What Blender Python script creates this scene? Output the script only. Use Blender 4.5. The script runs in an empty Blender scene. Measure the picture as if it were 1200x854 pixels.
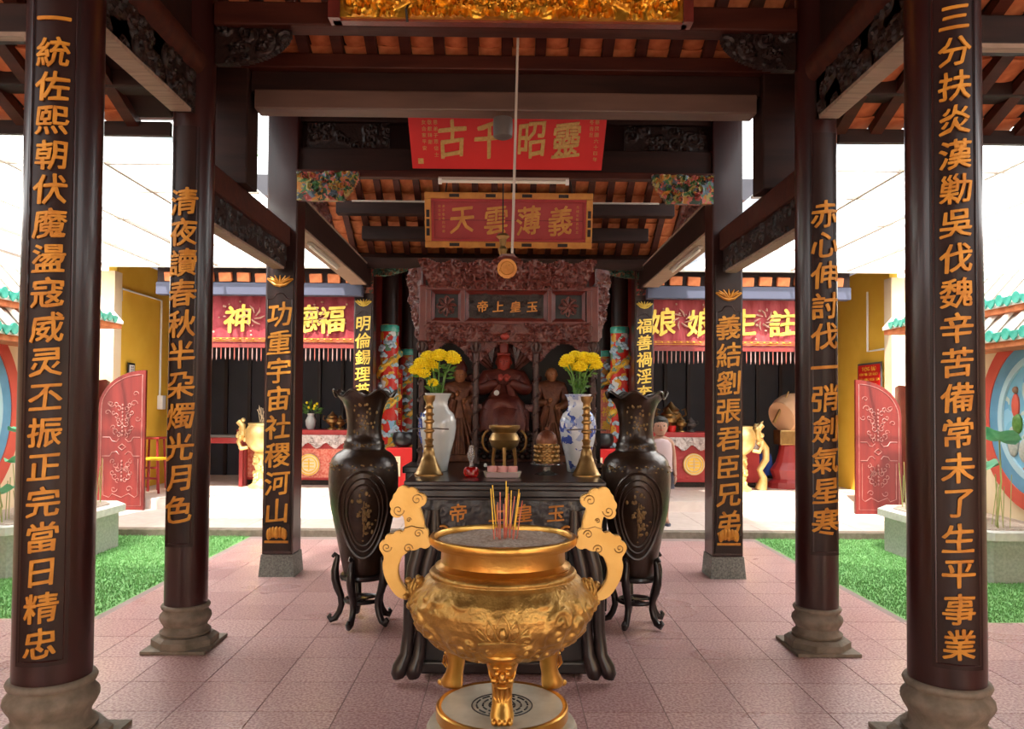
import bpy, bmesh, math, random
import numpy as np
from math import sin, cos, pi, radians as R
from mathutils import Vector, Matrix
random.seed(7)
sc = bpy.context.scene
COL = sc.collection

# ------------------------------------------------------------------ camera, world, sun, exposure
F, VX, VY = 900.0, 591.0, 475.0        # focal length in pixels and the vanishing point of the depth direction
CAMZ = 1.5
cam = bpy.data.cameras.new('camera')
cam.sensor_width = 36.0
cam.lens = 36.0 * F / 1200.0
PITCH, YAW, ROLL = R(1.5), R(0.57), R(0.40)
cam.shift_y = ((VY - 427.0) - F * math.tan(PITCH)) / 1200.0
cam.clip_start = 0.02
camo = bpy.data.objects.new('camera', cam)
COL.objects.link(camo)
camo.matrix_world = (Matrix.Translation((0, 0, CAMZ)) @ Matrix.Rotation(-YAW, 4, 'Z') @
                     Matrix.Rotation(pi / 2 + PITCH, 4, 'X') @ Matrix.Rotation(ROLL, 4, 'Z'))
sc.camera = camo
world = bpy.data.worlds.new('hazy_sky'); sc.world = world
world.use_nodes = True
wn = world.node_tree
bg = wn.nodes['Background']
tc = wn.nodes.new('ShaderNodeTexCoord'); sep = wn.nodes.new('ShaderNodeSeparateXYZ'); rmp = wn.nodes.new('ShaderNodeValToRGB')
wn.links.new(tc.outputs['Generated'], sep.inputs[0]); wn.links.new(sep.outputs['Z'], rmp.inputs[0]); wn.links.new(rmp.outputs[0], bg.inputs[0])
rmp.color_ramp.elements[0].position = 0.0; rmp.color_ramp.elements[0].color = (1.0, 0.97, 0.93, 1)
rmp.color_ramp.elements[1].position = 1.0; rmp.color_ramp.elements[1].color = (0.80, 0.90, 1.0, 1)
bg.inputs[1].default_value = 3.0
sun = bpy.data.lights.new('sun', 'SUN'); sun.energy = 20.0; sun.angle = R(1.2); sun.color = (1.0, 0.93, 0.82)
suno = bpy.data.objects.new('sun', sun); COL.objects.link(suno)
suno.rotation_euler = Vector((0.16, 0.50, -0.86)).to_track_quat('-Z', 'Y').to_euler()
sc.view_settings.view_transform = 'Standard'; sc.view_settings.look = 'None'
sc.view_settings.gamma = 1.0; sc.view_settings.use_curve_mapping = False
sc.view_settings.exposure = 0.30
sc.cycles.use_denoising = True
sc.cycles.max_bounces = 10; sc.cycles.diffuse_bounces = 6; sc.cycles.transparent_max_bounces = 12

def P(px, py, Y):
    """A point at depth Y seen at a pixel of the 1200x854 photograph."""
    a = -R(0.40); dx, dy = px - 600, py - 427
    x = 600 + dx * cos(a) - dy * sin(a); y = 427 + dx * sin(a) + dy * cos(a)
    return Vector(((x - VX) * Y / F, Y, CAMZ - (y - VY) * Y / F))

# ------------------------------------------------------------------ mesh helpers
class MB:
    def __init__(s): s.v = []; s.f = []
    def add(s, vs, fs):
        n = len(s.v); s.v += [tuple(v) for v in vs]; s.f += [tuple(i + n for i in f) for f in fs]; return s
    def box(s, x0, x1, y0, y1, z0, z1):
        return s.add([(x0,y0,z0),(x1,y0,z0),(x1,y1,z0),(x0,y1,z0),(x0,y0,z1),(x1,y0,z1),(x1,y1,z1),(x0,y1,z1)],
                     [(0,3,2,1),(4,5,6,7),(0,1,5,4),(1,2,6,5),(2,3,7,6),(3,0,4,7)])
    def bbox(s, x0, x1, y0, y1, z0, z1, b=0.01):
        """box with bevelled edges"""
        bm = bmesh.new(); bmesh.ops.create_cube(bm, size=1)
        for v in bm.verts:
            v.co = Vector(((x0+x1)/2 + v.co.x*(x1-x0), (y0+y1)/2 + v.co.y*(y1-y0), (z0+z1)/2 + v.co.z*(z1-z0)))
        bmesh.ops.bevel(bm, geom=bm.edges[:], offset=b, segments=2, affect='EDGES', profile=0.6)
        bm.verts.index_update()
        s.add([v.co[:] for v in bm.verts], [[v.index for v in f.verts] for f in bm.faces]); bm.free(); return s
    def lathe(s, prof, c=(0,0,0), seg=32, wav=None, sx=1, sy=1, caps=True):
        n = len(s.v); m = len(prof)
        vs = []
        for k, (r, z) in enumerate(prof):
            for i in range(seg):
                t = 2*pi*i/seg
                rr, zz = (r, z) if wav is None else wav(r, z, t, k)
                vs.append((c[0]+rr*cos(t)*sx, c[1]+rr*sin(t)*sy, c[2]+zz))
        fs = []
        for k in range(m-1):
            for i in range(seg):
                j = (i+1) % seg
                fs.append((k*seg+i, k*seg+j, (k+1)*seg+j, (k+1)*seg+i))
        if caps and prof[0][0] > 1e-6: fs.append(tuple(range(seg))[::-1])
        if caps and prof[-1][0] > 1e-6: fs.append(tuple((m-1)*seg+i for i in range(seg)))
        return s.add(vs, fs)
    def loft(s, rings, seg=20):
        """rings: (cx,cy,cz,rx,ry) stacked"""
        vs = []; fs = []
        for (cx,cy,cz,rx,ry) in rings:
            for i in range(seg):
                t = 2*pi*i/seg; vs.append((cx+rx*cos(t), cy+ry*sin(t), cz))
        for k in range(len(rings)-1):
            for i in range(seg):
                j = (i+1) % seg; fs.append((k*seg+i, k*seg+j, (k+1)*seg+j, (k+1)*seg+i))
        fs.append(tuple(range(seg))[::-1]); fs.append(tuple((len(rings)-1)*seg+i for i in range(seg)))
        return s.add(vs, fs)
    def tube(s, pts, r, seg=8, closed=False):
        pts = [Vector(p) for p in pts]; n = len(pts)
        rs = r if isinstance(r, (list, tuple)) else [r]*n
        vs = []; fs = []; up = None
        for i, p in enumerate(pts):
            if closed: d = pts[(i+1) % n] - pts[i-1]
            else: d = pts[min(i+1, n-1)] - pts[max(i-1, 0)]
            d = d.normalized() if d.length > 1e-9 else Vector((0,0,1))
            if up is None: up = Vector((0,0,1)) if abs(d.z) < .9 else Vector((0,1,0))
            a = d.cross(up)
            if a.length < 1e-4: a = d.orthogonal()
            a.normalize(); b = a.cross(d).normalized(); up = b
            for k in range(seg):
                t = 2*pi*k/seg; vs.append(p + a*cos(t)*rs[i] + b*sin(t)*rs[i])
        m = n if closed else n-1
        for i in range(m):
            for k in range(seg):
                l = (k+1) % seg; j = (i+1) % n
                fs.append((i*seg+k, i*seg+l, j*seg+l, j*seg+k))
        if not closed: fs.append(tuple(range(seg))); fs.append(tuple((n-1)*seg+k for k in range(seg))[::-1])
        return s.add(vs, fs)
    def ell(s, c, r, seg=12, rings=8):
        if not isinstance(r, (list, tuple)): r = (r, r, r)
        vs = [(c[0], c[1], c[2]-r[2])]; fs = []
        for k in range(1, rings):
            a = -pi/2 + pi*k/rings
            for i in range(seg):
                t = 2*pi*i/seg; vs.append((c[0]+r[0]*cos(a)*cos(t), c[1]+r[1]*cos(a)*sin(t), c[2]+r[2]*sin(a)))
        vs.append((c[0], c[1], c[2]+r[2])); top = len(vs)-1
        for i in range(seg):
            j = (i+1) % seg
            fs.append((0, 1+j, 1+i)); fs.append((top, 1+(rings-2)*seg+i, 1+(rings-2)*seg+j))
            for k in range(rings-2): fs.append((1+k*seg+i, 1+k*seg+j, 1+(k+1)*seg+j, 1+(k+1)*seg+i))
        return s.add(vs, fs)
    def prism(s, pts, y0, y1, bev=0.0):
        """outline in the XZ plane given thickness from y0 (front) to y1"""
        area = sum(pts[i-1][0]*pts[i][1]-pts[i][0]*pts[i-1][1] for i in range(len(pts)))
        if area < 0: pts = pts[::-1]
        bm = bmesh.new()
        f = bm.faces.new([bm.verts.new((x, y0, z)) for x, z in pts])
        g = bmesh.ops.extrude_face_region(bm, geom=[f])
        bmesh.ops.translate(bm, verts=[e for e in g['geom'] if isinstance(e, bmesh.types.BMVert)], vec=(0, y1-y0, 0))
        if bev > 0:
            ed = [e for e in bm.edges if abs(e.verts[0].co.y-e.verts[1].co.y) < 1e-6]
            bmesh.ops.bevel(bm, geom=ed, offset=bev, segments=2, affect='EDGES', clamp_overlap=True)
        bmesh.ops.recalc_face_normals(bm, faces=bm.faces[:])
        bmesh.ops.triangulate(bm, faces=[q for q in bm.faces if len(q.verts) > 4])
        bm.verts.index_update()
        s.add([v.co[:] for v in bm.verts], [[v.index for v in q.verts] for q in bm.faces]); bm.free(); return s
    def xf(s, M, start=0):
        s.v[start:] = [tuple(M @ Vector(v)) for v in s.v[start:]]; return s
    def mesh(s, name, smooth=False, ang=40):
        m = bpy.data.meshes.new(name); m.from_pydata(s.v, [], s.f); m.validate()
        if smooth:
            m.polygons.foreach_set('use_smooth', [True]*len(m.polygons))
            try: m.set_sharp_from_angle(angle=R(ang))
            except Exception: pass
        m.update(); return m

ORG = {}
def obj(name, mb, mat, parent=None, smooth=False, loc=None, label=None, ang=40):
    """one mesh object; its vertices are in world coordinates unless the parent's origin is (0,0,0)"""
    m = mb if isinstance(mb, bpy.types.Mesh) else mb.mesh(name, smooth, ang)
    if not isinstance(mb, bpy.types.Mesh):
        if parent is not None:
            o0 = ORG.get(parent.name)
            if o0 is not None and o0.length > 0: m.transform(Matrix.Translation(-o0))
        elif loc is not None: m.transform(Matrix.Translation(-Vector(loc)))
    if mat is not None and not m.materials: m.materials.append(mat)
    o = bpy.data.objects.new(name, m); COL.objects.link(o)
    if parent is not None: o.parent = parent; ORG[o.name] = ORG.get(parent.name, Vector())
    elif loc is not None: o.location = loc; ORG[o.name] = Vector(loc)
    else: ORG[o.name] = Vector()
    if label: o['label'] = label
    return o
def thing(name, label, cat, loc=(0,0,0), group=None):
    o = bpy.data.objects.new(name, None); COL.objects.link(o); o.location = loc
    o['label'] = label; o['category'] = cat
    if group: o['group'] = group
    ORG[o.name] = Vector(loc); return o
def tag(o, label, cat, group=None):
    o['label'] = label; o['category'] = cat
    if group: o['group'] = group
    return o
def struct(name, mb, mat, smooth=False, label=None):
    o = obj(name, mb, mat, None, smooth); o['kind'] = 'structure'
    if label: o['label'] = label
    return o
def dup(root, loc, label=None, rz=0.0, sx=1.0, group=None):
    def cp(o, par):
        c = o.copy(); COL.objects.link(c)
        if par is not None: c.parent = par
        for ch in o.children: cp(ch, c)
        return c
    r = cp(root, None); r.location = loc; r.rotation_euler = (0, 0, rz); r.scale = (sx, 1, 1)
    if label: r['label'] = label
    if group: r['group'] = group
    ORG[r.name] = Vector(loc); return r

# ------------------------------------------------------------------ materials
def mat(name, col, rough=0.5, metal=0.0, col2=None, nscale=6.0, bump=0.0, bscale=30.0, coat=0.0, spec=0.5, voro=False, detail=6, stretch=None, emit=None, trans=0):
    m = bpy.data.materials.new(name); m.use_nodes = True
    n = m.node_tree.nodes; l = m.node_tree.links; b = n['Principled BSDF']
    b.inputs['Base Color'].default_value = (*col, 1); b.inputs['Roughness'].default_value = rough
    b.inputs['Metallic'].default_value = metal; b.inputs['Coat Weight'].default_value = coat
    b.inputs['Coat Roughness'].default_value = 0.12
    b.inputs['Specular IOR Level'].default_value = spec
    b.inputs['Transmission Weight'].default_value = trans
    t = n.new('ShaderNodeTexCoord'); mp = n.new('ShaderNodeMapping'); l.new(t.outputs['Object'], mp.inputs[0])
    if stretch: mp.inputs['Scale'].default_value = stretch
    if col2 is not None:
        x = n.new('ShaderNodeTexVoronoi') if voro else n.new('ShaderNodeTexNoise')
        x.inputs['Scale'].default_value = nscale
        if not voro: x.inputs['Detail'].default_value = detail
        l.new(mp.outputs[0], x.inputs['Vector'])
        r = n.new('ShaderNodeValToRGB'); l.new(x.outputs[0], r.inputs[0]); l.new(r.outputs[0], b.inputs['Base Color'])
        r.color_ramp.elements[0].color = (*col, 1); r.color_ramp.elements[1].color = (*col2, 1)
        r.color_ramp.elements[0].position = .35; r.color_ramp.elements[1].position = .65
    if bump > 0:
        y = n.new('ShaderNodeTexNoise'); y.inputs['Scale'].default_value = bscale; y.inputs['Detail'].default_value = 5
        l.new(mp.outputs[0], y.inputs['Vector'])
        bp = n.new('ShaderNodeBump'); bp.inputs['Strength'].default_value = bump; bp.inputs['Distance'].default_value = 0.01
        l.new(y.outputs[0], bp.inputs['Height']); l.new(bp.outputs[0], b.inputs['Normal'])
    if emit: b.inputs['Emission Color'].default_value = (*emit[:3], 1); b.inputs['Emission Strength'].default_value = emit[3]
    return m
def multi(name, cols, scale=20, rough=0.5, kind='voro', bump=0.3):
    """patches of several paint colours"""
    m = mat(name, cols[0], rough); n = m.node_tree.nodes; l = m.node_tree.links; b = n['Principled BSDF']
    t = n.new('ShaderNodeTexCoord'); v = n.new('ShaderNodeTexVoronoi'); v.inputs['Scale'].default_value = scale
    nz = n.new('ShaderNodeTexNoise'); nz.inputs['Scale'].default_value = scale*.7
    mx = n.new('ShaderNodeMix'); mx.data_type = 'VECTOR'; mx.inputs[0].default_value = 0.12
    l.new(t.outputs['Object'], nz.inputs['Vector']); l.new(t.outputs['Object'], mx.inputs[4]); l.new(nz.outputs['Color'], mx.inputs[5])
    l.new(mx.outputs[1], v.inputs['Vector'])
    s = n.new('ShaderNodeSeparateColor'); l.new(v.outputs['Color'], s.inputs[0])
    r = n.new('ShaderNodeValToRGB'); r.color_ramp.interpolation = 'CONSTANT'; l.new(s.outputs[0], r.inputs[0])
    el = r.color_ramp.elements
    while len(el) < len(cols): el.new(0.5)
    for i, c in enumerate(cols): el[i].position = i/len(cols); el[i].color = (*c, 1)
    l.new(r.outputs[0], b.inputs['Base Color'])
    bp = n.new('ShaderNodeBump'); bp.inputs['Strength'].default_value = bump; bp.inputs['Distance'].default_value = .01
    l.new(v.outputs['Distance'], bp.inputs['Height']); l.new(bp.outputs[0], b.inputs['Normal'])
    return m

M = dict(
 lacquer = mat('dark_lacquer', (.020,.0035,.0028), .30, col2=(.034,.0055,.004), nscale=3, bump=.05, bscale=9, coat=.22, stretch=(4,4,.4)),
 board = mat('black_brown_lacquer', (.014,.0045,.004), .4, col2=(.022,.007,.006), nscale=5, bump=.08, bscale=20, coat=.03, spec=.3),
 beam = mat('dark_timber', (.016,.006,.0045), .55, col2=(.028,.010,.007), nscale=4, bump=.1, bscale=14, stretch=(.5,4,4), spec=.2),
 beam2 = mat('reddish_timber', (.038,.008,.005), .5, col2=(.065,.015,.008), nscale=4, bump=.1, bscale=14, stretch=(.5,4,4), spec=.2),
 pale = mat('pale_raw_timber', (.22,.14,.095), .7, col2=(.32,.21,.15), nscale=5, stretch=(1,8,1)),
 carved = mat('carved_dark_wood', (.012,.006,.005), .38, col2=(.026,.011,.008), nscale=25, bump=.4, bscale=60, spec=.3),
 gilt = mat('gilt_lettering', (.46,.17,.014), .45, .3, col2=(.62,.27,.03), nscale=12, bump=.2, bscale=60),
 giltb = mat('bright_gilt_lettering', (.60,.38,.05), .4, .4, col2=(.72,.50,.09), nscale=12),
 goldpanel = mat('gold_leaf_carving', (.65,.30,.03), .3, .85, col2=(.85,.48,.06), nscale=14, bump=.5, bscale=45),
 brass = mat('polished_gold_urn', (.56,.28,.05), .30, .92, col2=(.70,.40,.10), nscale=5, bump=.15, bscale=40),
 brassdull = mat('cast_gold_relief', (.33,.18,.045), .38, .75, col2=(.60,.36,.10), nscale=14, bump=.5, bscale=60),
 brassflat = mat('flat_gold_handle', (.64,.37,.09), .42, .5, col2=(.74,.47,.14), nscale=7, bump=.1, bscale=30),
 oldbrass = mat('aged_brass', (.30,.17,.06), .35, .8, col2=(.42,.25,.09), nscale=12),
 terracotta = mat('terracotta', (.42,.10,.028), .75, col2=(.62,.20,.07), nscale=9, bump=.2, bscale=40),
 stone = mat('column_base_stone', (.17,.135,.10), .75, col2=(.25,.20,.155), nscale=18, bump=.35, bscale=70),
 granite = mat('speckled_granite', (.10,.105,.095), .6, col2=(.24,.25,.22), nscale=70, bump=.1, bscale=90),
 greystone = mat('pale_grey_stone', (.38,.39,.35), .8, col2=(.50,.50,.46), nscale=40, bump=.2, bscale=80),
 rim = mat('light_stone_coping', (.62,.60,.56), .7, col2=(.72,.70,.66), nscale=20, bump=.1, bscale=60),
 marble = mat('worn_marble', (.42,.39,.31), .35, .0, col2=(.56,.52,.43), nscale=9, bump=.08, bscale=50),
 ash = mat('incense_ash', (.58,.47,.39), .95, col2=(.38,.29,.23), nscale=60, bump=.8, bscale=90),
 yellow = mat('ochre_plaster', (.86,.50,.04), .85, col2=(.90,.55,.055), nscale=3, bump=.1, bscale=60),
 cream = mat('cream_plaster', (.80,.62,.40), .85, col2=(.84,.68,.47), nscale=3, bump=.08, bscale=60),
 reddoor = mat('red_lacquered_door', (.105,.0065,.0045), .5, col2=(.14,.011,.007), nscale=3, coat=.05, spec=.3, stretch=(6,6,.5)),
 redcarve = mat('silvery_red_carving', (.20,.05,.04), .45, col2=(.28,.11,.09), nscale=14),
 redwall = mat('dark_red_panel', (.16,.012,.010), .5, col2=(.22,.02,.015), nscale=3),
 redsign = mat('scarlet_sign_board', (.55,.006,.005), .5, col2=(.60,.010,.008), nscale=3),
 crimson = mat('crimson_sign_board', (.36,.018,.020), .5, col2=(.42,.028,.028), nscale=4),
 orangeframe = mat('gilded_orange_frame', (.50,.17,.025), .45, .2, col2=(.60,.25,.04), nscale=10, bump=.2, bscale=50),
 rosewood = mat('polished_rosewood', (.10,.014,.010), .35, col2=(.15,.025,.017), nscale=8, bump=.25, bscale=50, coat=.3),
 rosecarve = mat('carved_rosewood', (.085,.014,.010), .38, col2=(.17,.045,.032), nscale=30, bump=.6, bscale=80, coat=.2),
 blackwood = mat('polished_black_wood', (.010,.006,.006), .28, col2=(.020,.010,.010), nscale=5, coat=.25),
 slateapron = mat('blue_black_carved_apron', (.018,.019,.024), .35, col2=(.032,.032,.040), nscale=18, bump=.4, bscale=40, coat=.3),
 bronze = mat('dark_bronze_lacquer', (.026,.012,.007), .32, .3, col2=(.048,.024,.013), nscale=12, bump=.25, bscale=35, coat=.25),
 inlay = mat('worn_gold_inlay', (.30,.19,.07), .45, .5, col2=(.20,.12,.05), nscale=40),
 celadon = mat('white_grey_porcelain', (.52,.55,.55), .15, col2=(.60,.62,.62), nscale=3, coat=.6),
 petal = mat('yellow_chrysanthemum', (.88,.66,.008), .6, col2=(.95,.80,.02), nscale=60, bump=.3, bscale=90),
 leaf = mat('green_leaf', (.06,.16,.02), .55, col2=(.12,.25,.05), nscale=20),
 lotus = mat('lotus_leaf_green', (.10,.42,.22), .55, col2=(.20,.55,.32), nscale=10),
 stalk = mat('pale_stalk', (.35,.38,.12), .6),
 turf = mat('artificial_turf', (.17,.40,.12), .9, col2=(.27,.52,.20), nscale=30, bump=.6, bscale=200),
 teal = mat('glazed_green_tile', (.03,.32,.24), .25, col2=(.10,.45,.36), nscale=12, coat=.5),
 whitetile = mat('sunbleached_roof', (.72,.66,.60), .6, col2=(.80,.76,.70), nscale=8),
 white = mat('white_paint', (.75,.74,.72), .45),
 offwhite = mat('offwhite_conduit', (.40,.33,.28), .5),
 tube = mat('unlit_fluorescent_tube', (.80,.77,.68), .35),
 grey = mat('dark_grey_plastic', (.09,.075,.07), .5),
 black = mat('black_metal', (.008,.007,.008), .35),
 navy = mat('dim_blue_black_panel', (.014,.014,.022), .6, col2=(.022,.020,.030), nscale=3),
 bluebeam = mat('blue_grey_eave_beam', (.050,.055,.095), .6),
 hallfloor = mat('pale_pink_stone_paving', (.62,.50,.44), .5, col2=(.70,.58,.52), nscale=8, bump=.05, bscale=60),
 redtable = mat('red_painted_wood', (.28,.02,.02), .4, coat=.2),
 brownrobe = mat('brown_gilded_robe', (.10,.026,.012), .4, .25, col2=(.22,.075,.03), nscale=16, bump=.4, bscale=50),
 redrobe = mat('dull_red_robe', (.085,.012,.009), .4, .15, col2=(.16,.035,.02), nscale=14, bump=.4, bscale=40),
 redface = mat('painted_red_face', (.36,.04,.025), .4),
 goldface = mat('amber_carved_face', (.32,.12,.045), .4, .2),
 skin = mat('warm_skin', (.34,.17,.11), .55),
 hair = mat('black_hair', (.012,.009,.008), .5, bump=.4, bscale=80),
 shirt = mat('pale_pink_cloth', (.42,.30,.30), .85),
 darkcloth = mat('dark_shorts_cloth', (.06,.06,.09), .85),
 whitecloth = mat('white_carved_fringe', (.68,.62,.60), .5, col2=(.45,.36,.34), nscale=26, bump=.6, bscale=60),
 pinkpaper = mat('red_printed_paper', (.60,.10,.06), .7, col2=(.75,.30,.22), nscale=30),
 redglass = mat('red_glass', (.6,.01,.01), .08, trans=.6),
 glass = mat('clear_glass', (.95,.95,.95), .05, trans=.95),
 pink = mat('pink_cup', (.70,.35,.34), .4),
 goldpaint = mat('bright_gold_paint', (.85,.55,.06), .4, .3),
 creamgold = mat('pale_gold_cast', (.85,.60,.22), .35, .6, col2=(.9,.72,.35), nscale=10, bump=.3, bscale=40),
 drumskin = mat('drum_hide', (.62,.36,.20), .6),
 trunk = mat('tree_bark', (.10,.07,.05), .9, bump=.5, bscale=20),
 foliage = mat('tree_foliage', (.05,.13,.02), .7, col2=(.12,.26,.05), nscale=3),
 yellowplastic = mat('yellow_stool_top', (.80,.50,.02), .45),
 black_ink = mat('dark_print', (.02,.02,.02), .6),
 mirror = mat('dark_figure_red', (.20,.02,.015), .5),
)
M['floral'] = multi('painted_flowers', [(.25,.03,.02),(.05,.16,.05),(.45,.18,.03),(.10,.14,.18),(.50,.13,.10),(.03,.05,.03),(.35,.28,.08)], 26, .45)
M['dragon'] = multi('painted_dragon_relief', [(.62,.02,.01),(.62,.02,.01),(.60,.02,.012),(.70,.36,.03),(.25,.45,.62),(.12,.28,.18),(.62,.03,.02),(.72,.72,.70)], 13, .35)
M['dragon2'] = multi('shaded_dragon_relief', [(.40,.03,.015),(.10,.13,.09),(.42,.03,.02),(.45,.20,.03),(.25,.25,.22)], 15, .4)  # darker copy of the dragon paint with shade mixed in
M['porcelain'] = multi('blue_and_white_porcelain', [(.62,.66,.72),(.06,.10,.40),(.60,.64,.70),(.35,.42,.62),(.66,.69,.74)], 22, .15, bump=0)
M['greencarve'] = multi('green_and_copper_carving', [(.02,.06,.04),(.05,.13,.08),(.25,.08,.03),(.02,.05,.03)], 30, .45)
M['redgreen'] = multi('red_green_finial', [(.35,.02,.02),(.02,.06,.03),(.30,.10,.05),(.05,.02,.02)], 30, .4)

# terrazzo tile: fine speckle; each tile's own tint
def terrazzo():
    m = mat('pink_terrazzo', (.3,.15,.14), .34, bump=.03, bscale=200, coat=.12)
    n = m.node_tree.nodes; l = m.node_tree.links; b = n['Principled BSDF']
    oi = n.new('ShaderNodeObjectInfo'); t = n.new('ShaderNodeTexCoord')
    g = n.new('ShaderNodeNewGeometry')
    nz = n.new('ShaderNodeTexNoise'); nz.inputs['Scale'].default_value = 70; nz.inputs['Detail'].default_value = 3
    l.new(g.outputs['Position'], nz.inputs['Vector'])
    r = n.new('ShaderNodeValToRGB'); l.new(nz.outputs[0], r.inputs[0])
    r.color_ramp.elements[0].position = .38; r.color_ramp.elements[0].color = (.40,.19,.19,1)
    r.color_ramp.elements[1].position = .62; r.color_ramp.elements[1].color = (.70,.50,.47,1)
    r2 = n.new('ShaderNodeValToRGB'); l.new(oi.outputs['Random'], r2.inputs[0])
    r2.color_ramp.elements[0].color = (.86,.80,.82,1); r2.color_ramp.elements[1].color = (1.0,.98,.98,1)
    nb = n.new('ShaderNodeTexNoise'); nb.inputs['Scale'].default_value = 1.3; l.new(g.outputs['Position'], nb.inputs['Vector'])
    mx = n.new('ShaderNodeMix'); mx.data_type = 'RGBA'; mx.blend_type = 'MULTIPLY'; mx.inputs[0].default_value = 1
    l.new(r.outputs[0], mx.inputs[6]); l.new(r2.outputs[0], mx.inputs[7]); l.new(mx.outputs[2], b.inputs['Base Color'])
    mr = n.new('ShaderNodeMapRange'); mr.inputs[1].default_value = .2; mr.inputs[2].default_value = .8
    mr.inputs[3].default_value = .22; mr.inputs[4].default_value = .42; l.new(nb.outputs[0], mr.inputs[0]); l.new(mr.outputs[0], b.inputs['Roughness'])
    return m
M['terrazzo'] = terrazzo()
M['grout'] = mat('tile_grout', (.33,.24,.22), .8)
# translucent roof sheet: lets part of the sun through and scatters the rest
def sheetmat(name, lo, hi):
    m = bpy.data.materials.new(name); m.use_nodes = True
    n = m.node_tree.nodes; l = m.node_tree.links; n.remove(n['Principled BSDF']); out = n['Material Output']
    tr = n.new('ShaderNodeBsdfTransparent'); tr.inputs[0].default_value = (1,1,1,1)
    tl = n.new('ShaderNodeBsdfTranslucent'); tl.inputs[0].default_value = (.92,.94,.95,1)
    mx = n.new('ShaderNodeMixShader'); mx.inputs[0].default_value = .5
    nz = n.new('ShaderNodeTexNoise'); nz.inputs['Scale'].default_value = 1.5; tcx = n.new('ShaderNodeTexCoord')
    l.new(tcx.outputs['Object'], nz.inputs['Vector'])
    mr = n.new('ShaderNodeMapRange'); mr.inputs[3].default_value = lo; mr.inputs[4].default_value = hi
    l.new(nz.outputs[0], mr.inputs[0]); l.new(mr.outputs[0], mx.inputs[0])
    l.new(tr.outputs[0], mx.inputs[1]); l.new(tl.outputs[0], mx.inputs[2]); l.new(mx.outputs[0], out.inputs[0])
    return m
M['sheet'] = sheetmat('denser_roof_sheet', .55, .8); M['sheet_clear'] = sheetmat('clearer_roof_sheet', .15, .35)  # far panes made clearer so more sun reaches the terrace

# ------------------------------------------------------------------ writing
GL = {}
def glyph(ch, bold=.012):
    """outline of one character, thickened like a brush stroke by overlaid shifted copies"""
    k = (ch, bold)
    if k not in GL:
        c = bpy.data.curves.new('lettering', 'FONT'); c.body = ch; c.size = 1.0; c.resolution_u = 2; c.extrude = .02
        o = bpy.data.objects.new('lettering', c); COL.objects.link(o)
        dg = bpy.context.evaluated_depsgraph_get(); me = bpy.data.meshes.new_from_object(o.evaluated_get(dg))
        c0 = np.array([v.co[:] for v in me.vertices]); f0 = [tuple(p.vertices) for p in me.polygons if p.normal.z > -.5]
        bpy.data.objects.remove(o); bpy.data.curves.remove(c); bpy.data.meshes.remove(me)
        co, fs = c0, f0
        if bold > .005:
            parts = []; fs = []
            for q, (dx, dy) in enumerate(((-1,-.55),(1,.55),(-.35,.9),(.35,-.9))[:4 if bold > .015 else 2]):
                n = len(c0)*len(parts); parts.append(c0*np.array([1,1,1-.06*q])+np.array([dx*bold*.75, dy*bold*.75, 0.0])); fs += [tuple(i+n for i in f) for f in f0]
            co = np.vstack(parts)
        mid = (co.max(0)+co.min(0))/2; mid[2] = 0; co = (co-mid)/0.9
        GL[k] = (co, fs)
    return GL[k]
def glyph_mb(ch, size, bold=.012, depth=.006, shear=.05, asp=1.0, rise=.10):
    """upright sign facing -Y, centred on the origin, its front at y = -depth"""
    co, fs = glyph(ch, bold)
    mb = MB(); zt = abs(co[:,2]).max() or 1
    mb.v = [((x+shear*y+.018*sin(9*y+3*x))*size*asp, -(z/zt*.5+.5)*depth, (y+rise*x+.018*sin(8*x+2*y))*size) for x, y, z in co]; mb.f = list(fs)
    return mb
def clipx(poly, x, keep_hi):
    out = []
    for k in range(len(poly)):
        a, b = poly[k-1], poly[k]; da, db = a[0]-x, b[0]-x
        ia, ib = (da >= 0, db >= 0) if keep_hi else (da <= 0, db <= 0)
        if ia != ib: t = da/(da-db); out.append(tuple(a[q]+(b[q]-a[q])*t for q in range(3)))
        if ib: out.append(b)
    return out
def bend(mb, cx, cy, r, a0, z0):
    """wrap a flat sign round an upright cylinder; a0 = angle of its middle from -Y towards +X"""
    xs = [v[0] for v in mb.v]; lo, hi = min(xs), max(xs); n = 7; o = MB()
    for f in mb.f:
        pl = [tuple(mb.v[i]) for i in f]
        px = [p[0] for p in pl]
        if max(px)-min(px) < (hi-lo)/5:
            o.add([(cx+(r-p[1])*sin(a0+p[0]/r), cy-(r-p[1])*cos(a0+p[0]/r), z0+p[2]) for p in pl], [tuple(range(len(pl)))]); continue
        for i in range(n):
            x0, x1 = lo+(hi-lo)*i/n, lo+(hi-lo)*(i+1)/n
            if max(p[0] for p in pl) < x0 or min(p[0] for p in pl) > x1: continue
            q = clipx(clipx(pl, x0, True), x1, False)
            if len(q) < 3: continue
            o.add([(cx+(r-p[1])*sin(a0+p[0]/r), cy-(r-p[1])*cos(a0+p[0]/r), z0+p[2]) for p in q], [tuple(range(len(q)))])
    return o
def write_flat(text, pts, size, mt, parent, name='gilt_character', M4=None, bold=.012, depth=.006, asp=1.0):
    for ch, p in zip(text, pts):
        mb = glyph_mb(ch, size, bold, depth, asp=asp)
        if M4 is not None: mb.xf(M4(p))
        else: mb.xf(Matrix.Translation(p))
        obj(name, mb, mt, parent)
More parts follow.
